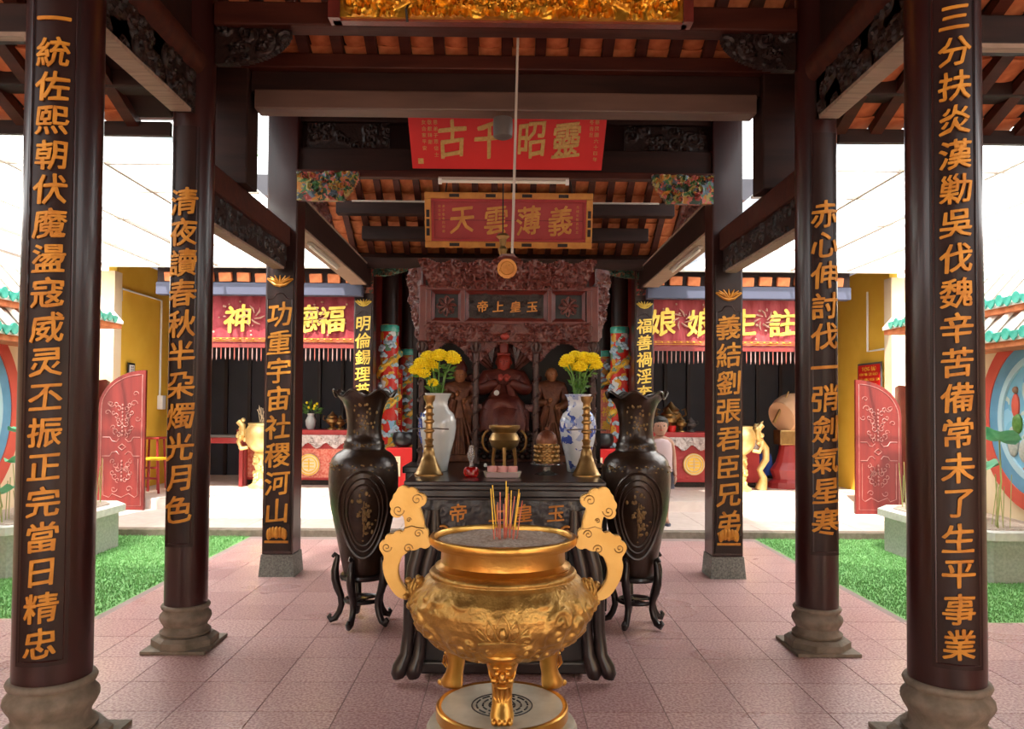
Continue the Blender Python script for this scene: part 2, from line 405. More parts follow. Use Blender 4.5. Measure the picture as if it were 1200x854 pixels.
def one_text(lines, size, dx, dz, origin, bold=.0, depth=.002):
    """small writing joined as print: columns of characters running downwards"""
    out = MB()
    for i, col in enumerate(lines):
        for j, ch in enumerate(col):
            if ch == ' ': continue
            g = glyph_mb(ch, size, bold, depth, 0, 1, 0); g.xf(Matrix.Translation((origin[0]-i*dx, origin[1], origin[2]-j*dz)))
            out.add(g.v, g.f)
    return out

# ------------------------------------------------------------------ carved relief
def scrolls(W, H, n, rnd, rmin, rmax):
    return [(rnd.uniform(0, W), rnd.uniform(0, H), rnd.uniform(rmin, rmax), rnd.choice((-1, 1)), rnd.uniform(0, 6.28)) for _ in range(n)]
def height(U, V, cs, turns=1.8):
    h = np.zeros_like(U)
    for cx, cz, r, d, ph in cs:
        dd = np.hypot(U-cx, V-cz); t = np.arctan2(V-cz, U-cx)
        k = (dd < r) * (0.5+0.5*np.cos(2*pi*turns*dd/r - d*t + ph)) * (1-(dd/r)**3).clip(0)
        h = np.maximum(h, k)
    return h
def relief(W, H, step, depth, n, seed, rmin, rmax, inside=None, thick=.02, sym=False):
    """carved panel: x 0..W, z 0..H, facing -Y; back at y=thick"""
    rnd = random.Random(seed); nx = max(4, int(W/step)); nz = max(4, int(H/step))
    U, V = np.meshgrid(np.linspace(0, W, nx+1), np.linspace(0, H, nz+1))
    UU = np.where(U > W/2, W-U, U) if sym else U
    h = height(UU, V, scrolls(W/2 if sym else W, H, n, rnd, rmin, rmax))
    mb = MB(); ins = np.ones_like(U, bool) if inside is None else inside(U/W, V/H)
    idx = -np.ones(U.shape, int); c = 0
    for j in range(nz+1):
        for i in range(nx+1):
            idx[j, i] = c; c += 1; mb.v.append((U[j,i], -h[j,i]*depth, V[j,i]))
    keep = set()
    for j in range(nz):
        for i in range(nx):
            if ins[j,i] and ins[j+1,i] and ins[j,i+1] and ins[j+1,i+1]:
                mb.f.append((idx[j,i], idx[j,i+1], idx[j+1,i+1], idx[j+1,i])); keep.add((j,i))
    off = len(mb.v); mb.v += [(x, thick, z) for x, y, z in mb.v[:off]]
    for (j, i) in keep:
        a, b, c2, d = idx[j,i], idx[j,i+1], idx[j+1,i+1], idx[j+1,i]
        mb.f.append((d+off, c2+off, b+off, a+off))
        if (j-1, i) not in keep: mb.f.append((a+off, b+off, b, a))
        if (j+1, i) not in keep: mb.f.append((d, c2, c2+off, d+off))
        if (j, i-1) not in keep: mb.f.append((a, d, d+off, a+off))
        if (j, i+1) not in keep: mb.f.append((b, b+off, c2+off, c2))
    return mb
def clean(mb):
    bm = bmesh.new(); vs = [bm.verts.new(v) for v in mb.v]
    for f in mb.f: bm.faces.new([vs[i] for i in f])
    bmesh.ops.delete(bm, geom=[v for v in bm.verts if not v.link_faces], context='VERTS')
    bm.verts.index_update(); o = MB(); o.v = [v.co[:] for v in bm.verts]; o.f = [[v.index for v in f.verts] for f in bm.faces]; bm.free(); return o
T = Matrix.Translation
def RZ(a): return Matrix.Rotation(a, 4, 'Z')
def RX(a): return Matrix.Rotation(a, 4, 'X')
def RY(a): return Matrix.Rotation(a, 4, 'Y')

def skin_fig(verts, edges, rad, sub=2, root=0):
    """one continuous body grown round a skeleton"""
    me = bpy.data.meshes.new('skeleton'); me.from_pydata(verts, edges, []); o = bpy.data.objects.new('skeleton', me); COL.objects.link(o)
    sk = o.modifiers.new('s', 'SKIN'); ss = o.modifiers.new('d', 'SUBSURF'); ss.levels = ss.render_levels = sub
    for i, r in enumerate(rad):
        o.data.skin_vertices[0].data[i].radius = (r, r) if not isinstance(r, tuple) else r
        o.data.skin_vertices[0].data[i].use_root = (i == root)
    dg = bpy.context.evaluated_depsgraph_get(); m = bpy.data.meshes.new_from_object(o.evaluated_get(dg))
    mb = MB(); mb.v = [v.co[:] for v in m.vertices]; mb.f = [tuple(p.vertices) for p in m.polygons]
    bpy.data.objects.remove(o); bpy.data.meshes.remove(m); bpy.data.meshes.remove(me)
    return mb
# ================================================================== THE SETTING
fl = struct('floor', MB().box(-2.86,2.86,5.4,8.8,-.12,-.003).box(-7.5,7.5,-4,5.4,-.12,-.003), M['grout'], label='pink terrazzo tiled pavilion floor')
tm = MB().bbox(-.1975,.1975,-.1975,.1975,-.02,0,.0015).mesh('floor_tile'); tm.materials.append(M['terrazzo'])
def tile_at(x, y):
    o = bpy.data.objects.new('floor_tile', tm); COL.objects.link(o); o.parent = fl
    o.location = (x, y, random.uniform(-.0006,.0006)); o.rotation_euler = (0,0,random.choice((0,1,2,3))*pi/2)
for r in range(15):
    for c in range(14): tile_at(-2.6+.4*c, 3.2+.4*r) if 3.2+.4*r < 8.8 else None
for r in range(6):
    for c in range(3):
        for s in (-1, 1): tile_at(s*(3.0+.4*c), 3.2+.4*r)
slab = MB().box(-7.5,-4.2,-4,5.4,-.02,0).box(4.2,7.5,-4,5.4,-.02,0).box(-4.2,4.2,-4,3.0,-.02,0)
obj('floor_surround', slab, M['terrazzo'], fl)
ground = struct('floor_ground', MB().box(-40,40,-40,60,-.3,-.125), M['greystone'], label='grey ground around the temple')

# artificial turf: a mat and its short blades
for s, side in ((-1,'left'), (1,'right')):
    mb = MB().box(min(s*2.86,s*4.87), max(s*2.86,s*4.87), 5.4, 8.8, -.12, -.002)
    rnd = random.Random(3+s)
    vs, fs = [], []
    for i in range(26000):
        x = s*rnd.uniform(2.87, 4.86); y = rnd.uniform(5.41, 8.79); a = rnd.uniform(0,6.28); h = rnd.uniform(.008,.022); w = .006
        n = len(vs); vs += [(x-w*cos(a), y-w*sin(a), -.003), (x+w*cos(a), y+w*sin(a), -.003), (x+rnd.uniform(-.01,.01), y+rnd.uniform(-.01,.01), h)]
        fs.append((n, n+1, n+2))
    mb.add(vs, fs)
    o = obj('artificial_grass', mb, M['turf'])
    o['kind'] = 'stuff'; o['category'] = 'grass'
    o['label'] = 'bright green artificial turf below the door leaf %s' % ('with a plain yellow wall behind' if s < 0 else 'with a red notice behind')

# raised stone paving between the pavilion and the halls, and the hall floor
pl = struct('floor_terrace', MB().box(-7.5,7.5,8.8,10.5,-.1,.058), M['grout'], label='low sunlit terrace in front of the halls')
kb = obj('kerb', MB().bbox(-7.5,7.5,8.76,8.92,-.05,.072,.006), M['stone'], pl)
hf = struct('floor_hall', MB().box(-7.5,7.5,10.5,15.2,-.1,.198), M['grout'], label='raised hall floor')
obj('step_edge', MB().bbox(-7.5,7.5,10.46,10.62,.05,.212,.006), M['hallfloor'], hf)
sm_ = MB().bbox(-.297,.297,-.26,.26,-.02,0,.002).mesh('paving_slab'); sm_.materials.append(M['hallfloor'])
for par, y0, nr, z in ((pl, 9.19, 3, .07), (hf, 10.89, 3, .21)):
    for r in range(nr):
        for c in range(20):
            o = bpy.data.objects.new('paving_slab', sm_); COL.objects.link(o); o.parent = par
            o.location = (-5.7+.6*c, y0+.526*r, z+random.uniform(-.0006,.0006))
obj('floor_surface', MB().box(-7.5,7.5,12.2,15.2,.19,.208), M['hallfloor'], hf)

# walls of the halls
struct('wall_back', MB().box(-7.5,7.5,15.0,15.2,0,6), M['navy'], label='dim back wall of the far halls')
wl = struct('wall_left', MB().box(-5.62,-5.5,10.9,15.1,.1,3.6), M['yellow'], label='ochre plaster side wall')
wr = struct('wall_right', MB().box(5.5,5.62,10.9,15.1,.1,3.6), M['yellow'], label='ochre plaster side wall crossed by a shadow')
for s, w in ((-1, wl), (1, wr)):
    obj('wall_end', MB().box(min(s*5.44,s*5.64), max(s*5.44,s*5.64), 10.72, 10.93, .05, 3.34), M['cream'], w)
    obj('wall_outer', MB().box(min(s*5.64,s*9), max(s*5.64,s*9), 10.8, 10.93, .05, 3.2), M['cream'], w)
    pts = [P(138 if s < 0 else 1022, 470 if s < 0 else 322, 10.95)]
    # white electrical conduit running along the wall
    x = s*5.47
    path = [(x,10.97,3.12),(x,12.1,3.12),(x,12.1,3.05)] if s < 0 else [(x,11.5,3.25),(x,11.5,2.35),(x,10.97,2.35)]
    if s < 0: path = [(x,10.97,2.95),(x,10.97,3.13),(x,12.25,3.13),(x,12.25,1.6)]
    t = tag(obj('conduit', MB().tube(path, .017, 6), M['white']), 'white conduit pipe on the yellow wall %s' % ('dropping to a small box' if s < 0 else 'above the red notice'), 'pipe')
tag(obj('switch_box', MB().bbox(-5.49,-5.40,12.2,12.32,1.40,1.62,.01), M['white']), 'small white electrical box on the yellow wall', 'switch box')

gw = struct('wall_unseen_front', MB().box(-9,-1.6,-9.3,-9,-.1,4.5).box(1.6,9,-9.3,-9,-.1,4.5).box(-1.6,1.6,-9.3,-9,3,4.5), M['cream'], label='unseen wall added behind the camera to hold back front sky light')  # added out of view; cuts the sky light coming from behind
# dark lattice screens closing the side halls behind
for s in (-1, 1):
    sc_ = struct('wall_screen_%s' % ('left' if s < 0 else 'right'), MB().box(min(s*1.95,s*5.5), max(s*1.95,s*5.5), 14.0, 14.08, .2, 4.4), M['navy'], label='dark timber screen at the back of a side hall')
    for k in range(9):
        obj('post', MB().box(s*(2.1+k*.42)-.03, s*(2.1+k*.42)+.03, 13.95, 14.0, .2, 3.6), M['board'], sc_)
    obj('partition', MB().box(min(s*1.95,s*2.03), max(s*1.95,s*2.03), 11.2, 14.0, .2, 4.2), M['redwall'], sc_)
wc = struct('wall_shrine', MB().box(-1.95,1.95,12.9,13.0,.2,4.6), M['redwall'], label='dark red panelled wall behind the altar')
for k in range(7):
    obj('panel', MB().bbox(-1.9+k*.545,-1.9+k*.545+.5,12.86,12.9,.3,3.2,.02), M['redwall'], wc)

# ------------------------------------------------------------------ roofs
def roof_tile_mesh(w=.165, l=.27, sag=.012):
    mb = MB(); n = 6; vs = []
    for (y, dz) in ((0, -.004), (l, .012)):
        for i in range(n+1):
            u = i/n-.5; vs.append((u*w, y, dz - sag*cos(u*pi)))
    mb.add(vs, [(i, n+1+i, n+2+i, i+1) for i in range(n)])
    mb.add([(x, y, z+.012) for x, y, z in vs], [(i, i+1, n+2+i, n+1+i) for i in range(n)])
    k = 2*(n+1)
    mb.f += [(i, i+1, i+1+k, i+k) for i in range(n)] + [(n+1+i+1, n+1+i, n+1+i+k, n+1+i+1+k) for i in range(n)]
    mb.f += [(0, k, k+n+1, n+1), (n, 2*n+1, k+2*n+1, k+n)]
    m = mb.mesh('roof_tile', True); m.materials.append(M['terracotta']); return m
RT = roof_tile_mesh()
def slope(name, x0, x1, yA, zA, yB, zB, tiles=None, pitch=.24, label='', purlins=()):
    """roof plane from (yA,zA) to (yB,zB); tiles = (y from, y to) where the pieces can be told apart"""
    L = math.hypot(yB-yA, zB-zA); a = math.atan2(zB-zA, yB-yA)
    Q = T((0, yA, zA)) @ RX(a)
    st = struct(name, MB().box(x0, x1, 0, L, .055, .12).xf(Q), M['beam'], label=label)
    n = int((x1-x0)/pitch)
    for i in range(n+1):
        x = x0+(i+.0)*pitch
        obj('rafter', MB().box(x-.038, x+.038, 0, L, -.03, .03).xf(Q), M['beam2'], st)
    if tiles:
        s0 = (tiles[0]-yA)/cos(a); s1 = (tiles[1]-yA)/cos(a); k = 0
        lo, hi = min(s0, s1), max(s0, s1)
        while lo + k*.25 < hi:
            for i in range(n):
                o = bpy.data.objects.new('roof_tile', RT); COL.objects.link(o); o.parent = st
                o.matrix_local = Q @ T((x0+(i+.5)*pitch, lo+k*.25, .035+random.uniform(-.004,.003))) @ RZ(random.uniform(-.03,.03)) @ RX(.03 if zB < zA else -.03)
            k += 1
    return st
slope('roof_front_pavilion', -2.16, 2.16, 3.4, 5.05, 5.62, 3.93, (4.75, 5.6), label='tiled underside of the front pavilion roof')
struct('roof_front_slope', MB().box(-2.16,2.16,-2.6,3.45,0,.1).xf(T((0,0,0)) @ Matrix(((1,0,0,0),(0,1,0,0),(0,.5,1,3.37),(0,0,0,1)))), M['beam'], label='front slope of the pavilion roof')  # unseen, carried past the camera to cut front light
slope('roof_rear_pavilion', -2.3, 2.3, 8.0, 5.0, 10.75, 3.42, (9.1, 10.7), label='tiled underside of the rear pavilion roof')
struct('roof_rear_slope', MB().box(-2.3,2.3,5.55,8.05,0,.1).xf(Matrix(((1,0,0,0),(0,1,0,0),(0,.44,1,1.50),(0,0,0,1)))), M['beam'], label='rising slope of the rear pavilion roof')
for s in (-1, 1):
    x0, x1 = (-5.8, -2.2) if s < 0 else (2.2, 5.8)
    nm = 'left' if s < 0 else 'right'
    slope('roof_aisle_%s' % nm, x0, x1, 1.5, 4.72, 5.02, 3.33, (4.0, 5.0), label='side aisle roof of terracotta tiles')
    struct('roof_aisle_front_%s' % nm, MB().box(x0,x1,-2.6,1.62,4.62,4.86), M['beam'], label='front part of a side aisle roof')  # unseen, stretched forward and thickened to keep out front light and sun
    struct('wall_clerestory_%s' % nm, MB().box(s*2.2-.03, s*2.2+.03, -.6, 5.62, 3.7, 5.1), M['beam'], label='boarding between the high and low roofs')  # run back to the roof valley to block a stray sun patch
    obj('fascia', MB().box(x0,x1,5.0,5.04,3.25,3.34), M['beam'], bpy.data.objects['roof_aisle_%s' % nm])
    # aisle beams running across
    for k, (y0, y1, z0, z1, w) in enumerate(((4.66,4.80,3.43,3.60,'lower'), (4.05,4.2,3.46,3.62,'upper'))):
        xa, xb = (-5.8, -2.02) if s < 0 else (2.02, 5.8)
        tag(obj('aisle_beam', MB().bbox(xa, xb, y0, y1, z0, z1, .01), M['beam']), 'dark %s cross beam under the aisle roof on the side of the %s courtyard' % (w, 'trees and' if s < 0 else 'red notice'), 'beam')
        if k: tag(obj('aisle_batten', MB().box(xa, xb, 4.04, 4.10, 3.435, 3.458), M['pale']), 'pale batten under the upper aisle beam, %s courtyard' % ('tree side of the' if s < 0 else 'notice side of the'), 'batten')
    tag(obj('hip_rafter', MB().box(-.05,.05,0,1.1,-.09,.09).xf(T((s*3.05, 5.05, 3.36)) @ RZ(s*pi*.35) @ RX(.25)), M['beam']), 'short dark hip rafter at the aisle eave above the %s' % ('trees' if s < 0 else 'framed red notice'), 'rafter')
slope_h = struct('roof_hall', MB().box(-5.7,5.7,0,5.4,0,.15).xf(T((0,10.35,3.34)) @ RX(.42)), M['beam'], label='dark roof of the far halls')
for s in (-1, 1): eb = obj('eave_beam', MB().bbox(min(s*1.95,s*4.75),max(s*1.95,s*4.75),10.45,10.6,2.98,3.15,.01), M['bluebeam'], slope_h)
em = MB().bbox(-.085,.085,-.02,.05,-.06,.06,.008).mesh('eave_tile'); em.materials.append(M['terracotta'])
for i in range(38):
    x = -4.54+.2456*i
    if abs(x) < 1.9: continue
    o = bpy.data.objects.new('eave_tile', em); COL.objects.link(o); o.parent = slope_h; o.location = (x, 10.44, 3.215+random.uniform(-.006,.006)); o.rotation_euler = (.3, random.uniform(-.04,.04), 0)
for s in (-1, 1): obj('eave_batten', MB().box(min(s*1.95,s*4.75),max(s*1.95,s*4.75),10.50,10.56,3.15,3.36), M['beam'], slope_h)

# translucent sheet roofs over the two side courtyards
XB = [2.18, 3.1, 3.87, 4.64, 5.41, 6.2, 7.0]; YB = [5.08, 5.95, 6.75, 7.75, 9.0, 10.35]
for s in (-1, 1):
    t = thing('sheet_roof', 'translucent white sheet roof over the courtyard with the %s' % ('trees behind it' if s < 0 else 'framed red notice'), 'canopy', (s*4.6, 7.7, 3.37), 'translucent courtyard canopies')
    for i in range(6):
        for j in range(5):
            a, b = sorted((s*(XB[i]+.005), s*(XB[i+1]-.005)))
            obj('sheet', MB().box(a, b, YB[j]+.005, YB[j+1]-.005, 3.378, 3.382), M['sheet' if j < 3 else 'sheet_clear'], t)
    for x in XB[1:]: obj('bar', MB().box(s*x-.016, s*x+.016, YB[0], YB[-1], 3.345, 3.375), M['offwhite'], t)
    for y in YB[1:-1]:
        a, b = sorted((s*XB[0], s*XB[-1])); obj('cross_bar', MB().box(a, b, y-.012, y+.012, 3.350, 3.372), M['offwhite'], t)
    a, b = sorted((s*XB[0], s*XB[-1])); obj('edge_bar', MB().tube([(a,10.33,3.36),(b,10.33,3.36)], .035, 8), M['white'], t)

# ------------------------------------------------------------------ courtyard walls with tiled copings, mural discs
def barrel():
    mb = MB(); n = 8
    for (x, r) in ((0,.052),(.36,.048)):
        for i in range(n+1): mb.v.append((x, r*cos(pi*i/n), r*sin(pi*i/n)+x*1.1))
    mb.f = [(i, i+1, n+2+i, n+1+i) for i in range(n)]
    m = mb.mesh('coping_tile', True); m.materials.append(M['whitetile']); return m
def tile_end():
    mb = MB(); mb.lathe([(0,0),(.04,.004),(.054,0),(.054,.02),(.0,.02)], seg=12); mb.xf(RY(-pi/2))
    m = mb.mesh('glazed_end', True); m.materials.append(M['teal']); return m
def drip():
    mb = MB().prism([(-.065,.03),(.065,.03),(.06,0),(.04,-.03),(0,-.06),(-.04,-.03),(-.06,0)], 0, .014, .003); mb.xf(RZ(pi/2))
    m = mb.mesh('drip_tile'); m.materials.append(M['teal']); return m
BT, BE, BD = barrel(), tile_end(), drip()
WX = 4.88
for s in (-1, 1):
    nm = 'left' if s < 0 else 'right'
    w = struct('wall_courtyard_%s' % nm, MB().box(min(s*WX,s*5.1), max(s*WX,s*5.1), -9.0, 9.2, -.1, 2.85), M['cream'], label='cream courtyard wall with two tiers of green glazed eave tiles')
    for tier, (z, out) in enumerate(((2.50,.30), (2.17,.40))):
        ye = 8.3 if tier else 9.25
        obj('eave_board', MB().box(min(s*WX,s*(WX+.02-out)), max(s*WX,s*(WX+.02-out)), 3.6, ye, z-.115, z-.06), M['terracotta'], w)
        obj('coping_bed', MB().add([(s*(WX-out),3.6,z-.06),(s*WX,3.6,z-.06),(s*WX,3.6,z-.02+out*1.1),(s*(WX-out),3.6,z-.03),
                                    (s*(WX-out),ye,z-.06),(s*WX,ye,z-.06),(s*WX,ye,z-.02+out*1.1),(s*(WX-out),ye,z-.03)],
                                   [(0,1,2,3),(4,7,6,5),(0,3,7,4),(3,2,6,7),(1,5,6,2),(0,4,5,1)]), M['whitetile'], w)
        for k in range(19 if tier else 23):
            y = 3.75+k*.234
            mx = T((s*(WX-out), y, z)) @ (Matrix.Identity(4) if s > 0 else RZ(pi))
            o = bpy.data.objects.new('coping_tile', BT); COL.objects.link(o); o.parent = w; o.matrix_local = mx
            e = bpy.data.objects.new('glazed_end', BE); COL.objects.link(e); e.parent = o
            d = bpy.data.objects.new('drip_tile', BD); COL.objects.link(d); d.parent = w
            d.matrix_local = T((s*(WX-.01-out), y+.117, z-.01)) @ (Matrix.Identity(4) if s > 0 else RZ(pi))
    # painted moon disc
    yc, zc, R0 = (6.74 if s < 0 else 6.89), 1.41, (1.01 if s < 0 else .88)
    t = thing('wall_mural', 'round painted mural in red and blue rings, %s' % ('at the left picture edge' if s < 0 else 'at the right picture edge'), 'mural', (s*WX, yc, zc), 'round courtyard murals')
    def disc(r0, r1, d, seg=64):
        mb = MB(); vs = []
        for (r, x) in ((r0,0),(r0,d),(r1,d),(r1,0)):
            for i in range(seg): vs.append((s*WX-s*x, yc+r*cos(2*pi*i/seg), zc+r*sin(2*pi*i/seg)))
        fs = []
        for k in range(3):
            for i in range(seg):
                j = (i+1)%seg; fs.append((k*seg+i, k*seg+j, (k+1)*seg+j, (k+1)*seg+i))
        return mb.add(vs, fs)
    if 'ringred' not in M:
        M['ringred'] = mat('mural_red_ring', (.60,.07,.045), .6, col2=(.66,.10,.06), nscale=4)
        M['ringblue'] = mat('mural_blue_ring', (.10,.27,.42), .6, col2=(.14,.33,.50), nscale=4)
        M['ringpale'] = mat('mural_pale_ring', (.42,.60,.68), .6)
        M['muralpaint'] = multi('mural_painting', [(.22,.48,.66),(.28,.52,.70),(.18,.42,.60),(.30,.55,.70),(.12,.35,.22),(.55,.16,.10),(.22,.48,.66),(.55,.60,.55),(.16,.38,.62)], 7, .7)
    obj('outer_ring', disc(R0-.14, R0, .04), M['ringred'], t, True)
    obj('blue_ring', disc(R0-.27, R0-.14, .03), M['ringblue'], t, True)
    obj('pale_ring', disc(R0-.33, R0-.27, .035), M['ringpale'], t, True)
    obj('painting', disc(.001, R0-.33, .012), M['muralpaint'], t)
    # modelled figures: a small red-robed figure, rocks, foliage
    rnd = random.Random(5)
    def onw(y, z, r, m_, nm2):
        obj(nm2, MB().ell((s*(WX-.02), yc+y, zc+z), (.03, r[0], r[1]), 10, 6), m_, t, True)
    onw(.36,.12,(.05,.12),M['ringred'],'painted_figure'); onw(.36,.27,(.03,.035),M['skin'],'painted_figure'); onw(.34,-.05,(.07,.1),M['leaf'],'painted_bush')
    onw(.40,-.22,(.08,.15),M['greystone'],'painted_rock'); onw(.22,-.30,(.10,.12),M['greystone'],'painted_rock'); onw(.15,.25,(.07,.09),M['leaf'],'painted_bush'); onw(.12,.02,(.05,.11),M['ringred'],'painted_figure')
    # stone planter with coping
    pts = [(WX,6.6),(4.22,6.6),(4.02,6.85),(4.02,8.1),(4.22,8.35),(WX,8.35)]
    def poly(off, z0, z1):
        q = [(WX,6.6-off),(4.22-off*.4,6.6-off),(4.02-off,6.85-off*.4),(4.02-off,8.1+off*.4),(4.22-off*.4,8.35+off),(WX,8.35+off)]
        vs = [(s*x,y,z0) for x,y in q]+[(s*x,y,z1) for x,y in q]; n = 6
        fs = [tuple(range(n))[::-1], tuple(range(n,2*n))]+[(i,(i+1)%n,(i+1)%n+n,i+n) for i in range(n)]
        return MB().add(vs, fs)
    pt = thing('stone_planter', 'angular grey stone planter with pale coping %s' % ('below the left mural' if s < 0 else 'below the right mural'), 'planter', (s*4.3,7.4,0), 'courtyard lotus planters')
    obj('body', poly(0,-.02,.37), M['greystone'], pt); obj('coping', poly(.06,.37,.44), M['rim'], pt)
    obj('soil', poly(-.08,.44,.45), M['ash'], pt)
    # lotus plants, each its own
    LP = [(4.22,7.15,1.12,.20),(4.32,6.95,.98,.16),(4.16,7.45,.92,.13),(4.42,6.82,1.25,.18),(4.4,7.7,1.05,.16)] if s > 0 else [(4.30,7.0,1.26,.17),(4.34,7.25,1.12,.16),(4.28,6.86,1.0,.13),(4.2,7.6,.95,.15),(4.42,6.8,.72,.12)]
    words_ = ['broadest','smaller','lowest outer','tallest','rear']
    for k, (x, y, h, r) in enumerate(LP):
        lt = thing('lotus_plant', '%s lotus leaf on a pale stalk in the planter below the %s mural' % (words_[k], 'left' if s < 0 else 'right'), 'plant', (s*x, y, .45), 'potted lotus leaves')
        seg = 24; mb = MB(); vs = [(s*x, y, h-.03)]
        tl = rnd.uniform(-.35,.35); tl2 = rnd.uniform(-.4,.1)
        for q, rr in enumerate((.35,.7,1.0)):
            for i in range(seg):
                a = 2*pi*i/seg; wv = .02*sin(5*a+k)*rr; rx = r*rr*(1+.05*sin(3*a))
                vs.append((s*x+rx*cos(a), y+rx*sin(a), h-.03+.045*rr**2+wv+rx*cos(a)*tl+rx*sin(a)*tl2))
        fs = [(0,1+i,1+(i+1)%seg) for i in range(seg)]
        for q in range(2): fs += [(1+q*seg+i,1+q*seg+(i+1)%seg,1+(q+1)*seg+(i+1)%seg,1+(q+1)*seg+i) for i in range(seg)]
        mb.add(vs, fs); obj('leaf', mb, M['lotus'], lt, True)
        obj('stem', MB().tube([(s*x-.03,y,.45),(s*x+.02,y+.01,(h+.45)/2),(s*x,y,h-.03)], .008, 6), M['stalk'], lt, True)
    mb = MB()
    for k in range(60):
        x, y = s*rnd.uniform(4.12,4.55), rnd.uniform(6.75,8.2); mb.tube([(x,y,.44),(x+rnd.uniform(-.05,.05),y+rnd.uniform(-.05,.05),.44+rnd.uniform(.2,.5))], .004, 4)
    o = obj('reed_stalks', mb, M['stalk']); o['kind'] = 'stuff'; o['category'] = 'stalks'; o['label'] = 'thin pale stalks crowding the lotus planter under the %s mural' % ('left' if s < 0 else 'right')

# trees beyond the courtyard wall
def tree(x, y, h, r, label, seed):
    rnd = random.Random(seed); t = thing('tree', label, 'tree', (x,y,-.12), 'trees beyond the courtyard')
    mb = MB().tube([(x,y,-.12),(x+.1,y,h*.4),(x-.1,y+.1,h*.75)], [.16,.12,.05], 8)
    for k in range(5):
        a = rnd.uniform(0,6.28); mb.tube([(x,y,h*.5),(x+r*.6*cos(a),y+r*.6*sin(a),h*.8)], [.06,.02], 6)
    obj('trunk', mb, M['trunk'], t, True)
    vs, fs = [], []
    for k in range(9000):
        d = Vector((rnd.gauss(0,1), rnd.gauss(0,1), rnd.gauss(0,1))).normalized()*rnd.uniform(.35,1)**.5
        lump = 1+.25*sin(d.x*5+seed)*cos(d.y*4)
        c = Vector((x+d.x*r*lump, y+d.y*r*lump, h*.85+d.z*r*.7*lump)); q = rnd.uniform(.05,.1)
        a = Vector((rnd.gauss(0,1), rnd.gauss(0,1), rnd.gauss(0,1))).normalized()*q; b = a.orthogonal().normalized()*q*.5
        n = len(vs); vs += [c-a, c+b, c+a, c-b]; fs.append((n,n+1,n+2,n+3))
    obj('crown', MB().add(vs, fs), M['foliage'], t)
tree(-7.6, 9.0, 6.4, 1.7, 'leafy green tree seen hazily above the tall white sheet roof', 1)
tree(-8.5, 19.0, 9.2, 2.0, 'second leafy tree rising behind the hall roof at the eave', 2)

# ------------------------------------------------------------------ columns
PITCHES = {}
def stone_base(t, x, y, r, top, side=''):
    """turned lotus base on an octagonal plinth; top = height of its upper edge"""
    k = top
    prof = [(r*1.02,.075),(r*1.14,.085),(r*1.18,.10),(r*1.02,.115),(r*.96,.14),(r*1.0,k*.52),(r*1.12,k*.62),(r*1.18,k*.69),(r*1.18,k*.75),(r*1.08,k*.81),(r*.98,k*.84),(r*.98,k*.88),(r*1.10,k*.90),(r*1.14,k*.95),(r*1.10,k*.99),(r*1.0,k)]
    def wav(rr, zz, a, i): return (rr*(1+(.022*abs(sin(7*a)) if 4 <= i <= 7 else 0)), zz)
    b = obj('stone_base', MB().lathe([(p[0], p[1]) for p in prof], (x,y,0), 56, wav), M['stone'], t, True, ang=60)
    mb = MB(); o8 = [(r*1.42*cos(pi/8+i*pi/4)/cos(pi/8), r*1.42*sin(pi/8+i*pi/4)/cos(pi/8)) for i in range(8)]
    vs = [(x+a,y+c,.022) for a,c in o8]+[(x+a,y+c,.06) for a,c in o8]+[(x+a*.86,y+c*.86,.08) for a,c in o8]
    fs = [tuple(range(8))[::-1], tuple(range(16,24))]+[(q*8+i,q*8+(i+1)%8,q*8+8+(i+1)%8,q*8+8+i) for q in range(2) for i in range(8)]
    obj('plinth', mb.add(vs, fs), M['stone'], b)
    obj('foot_slab', MB().bbox(x-r*1.52,x+r*1.52,y-r*1.52,y+r*1.52,.001,.022,.004), M['stone'], b)
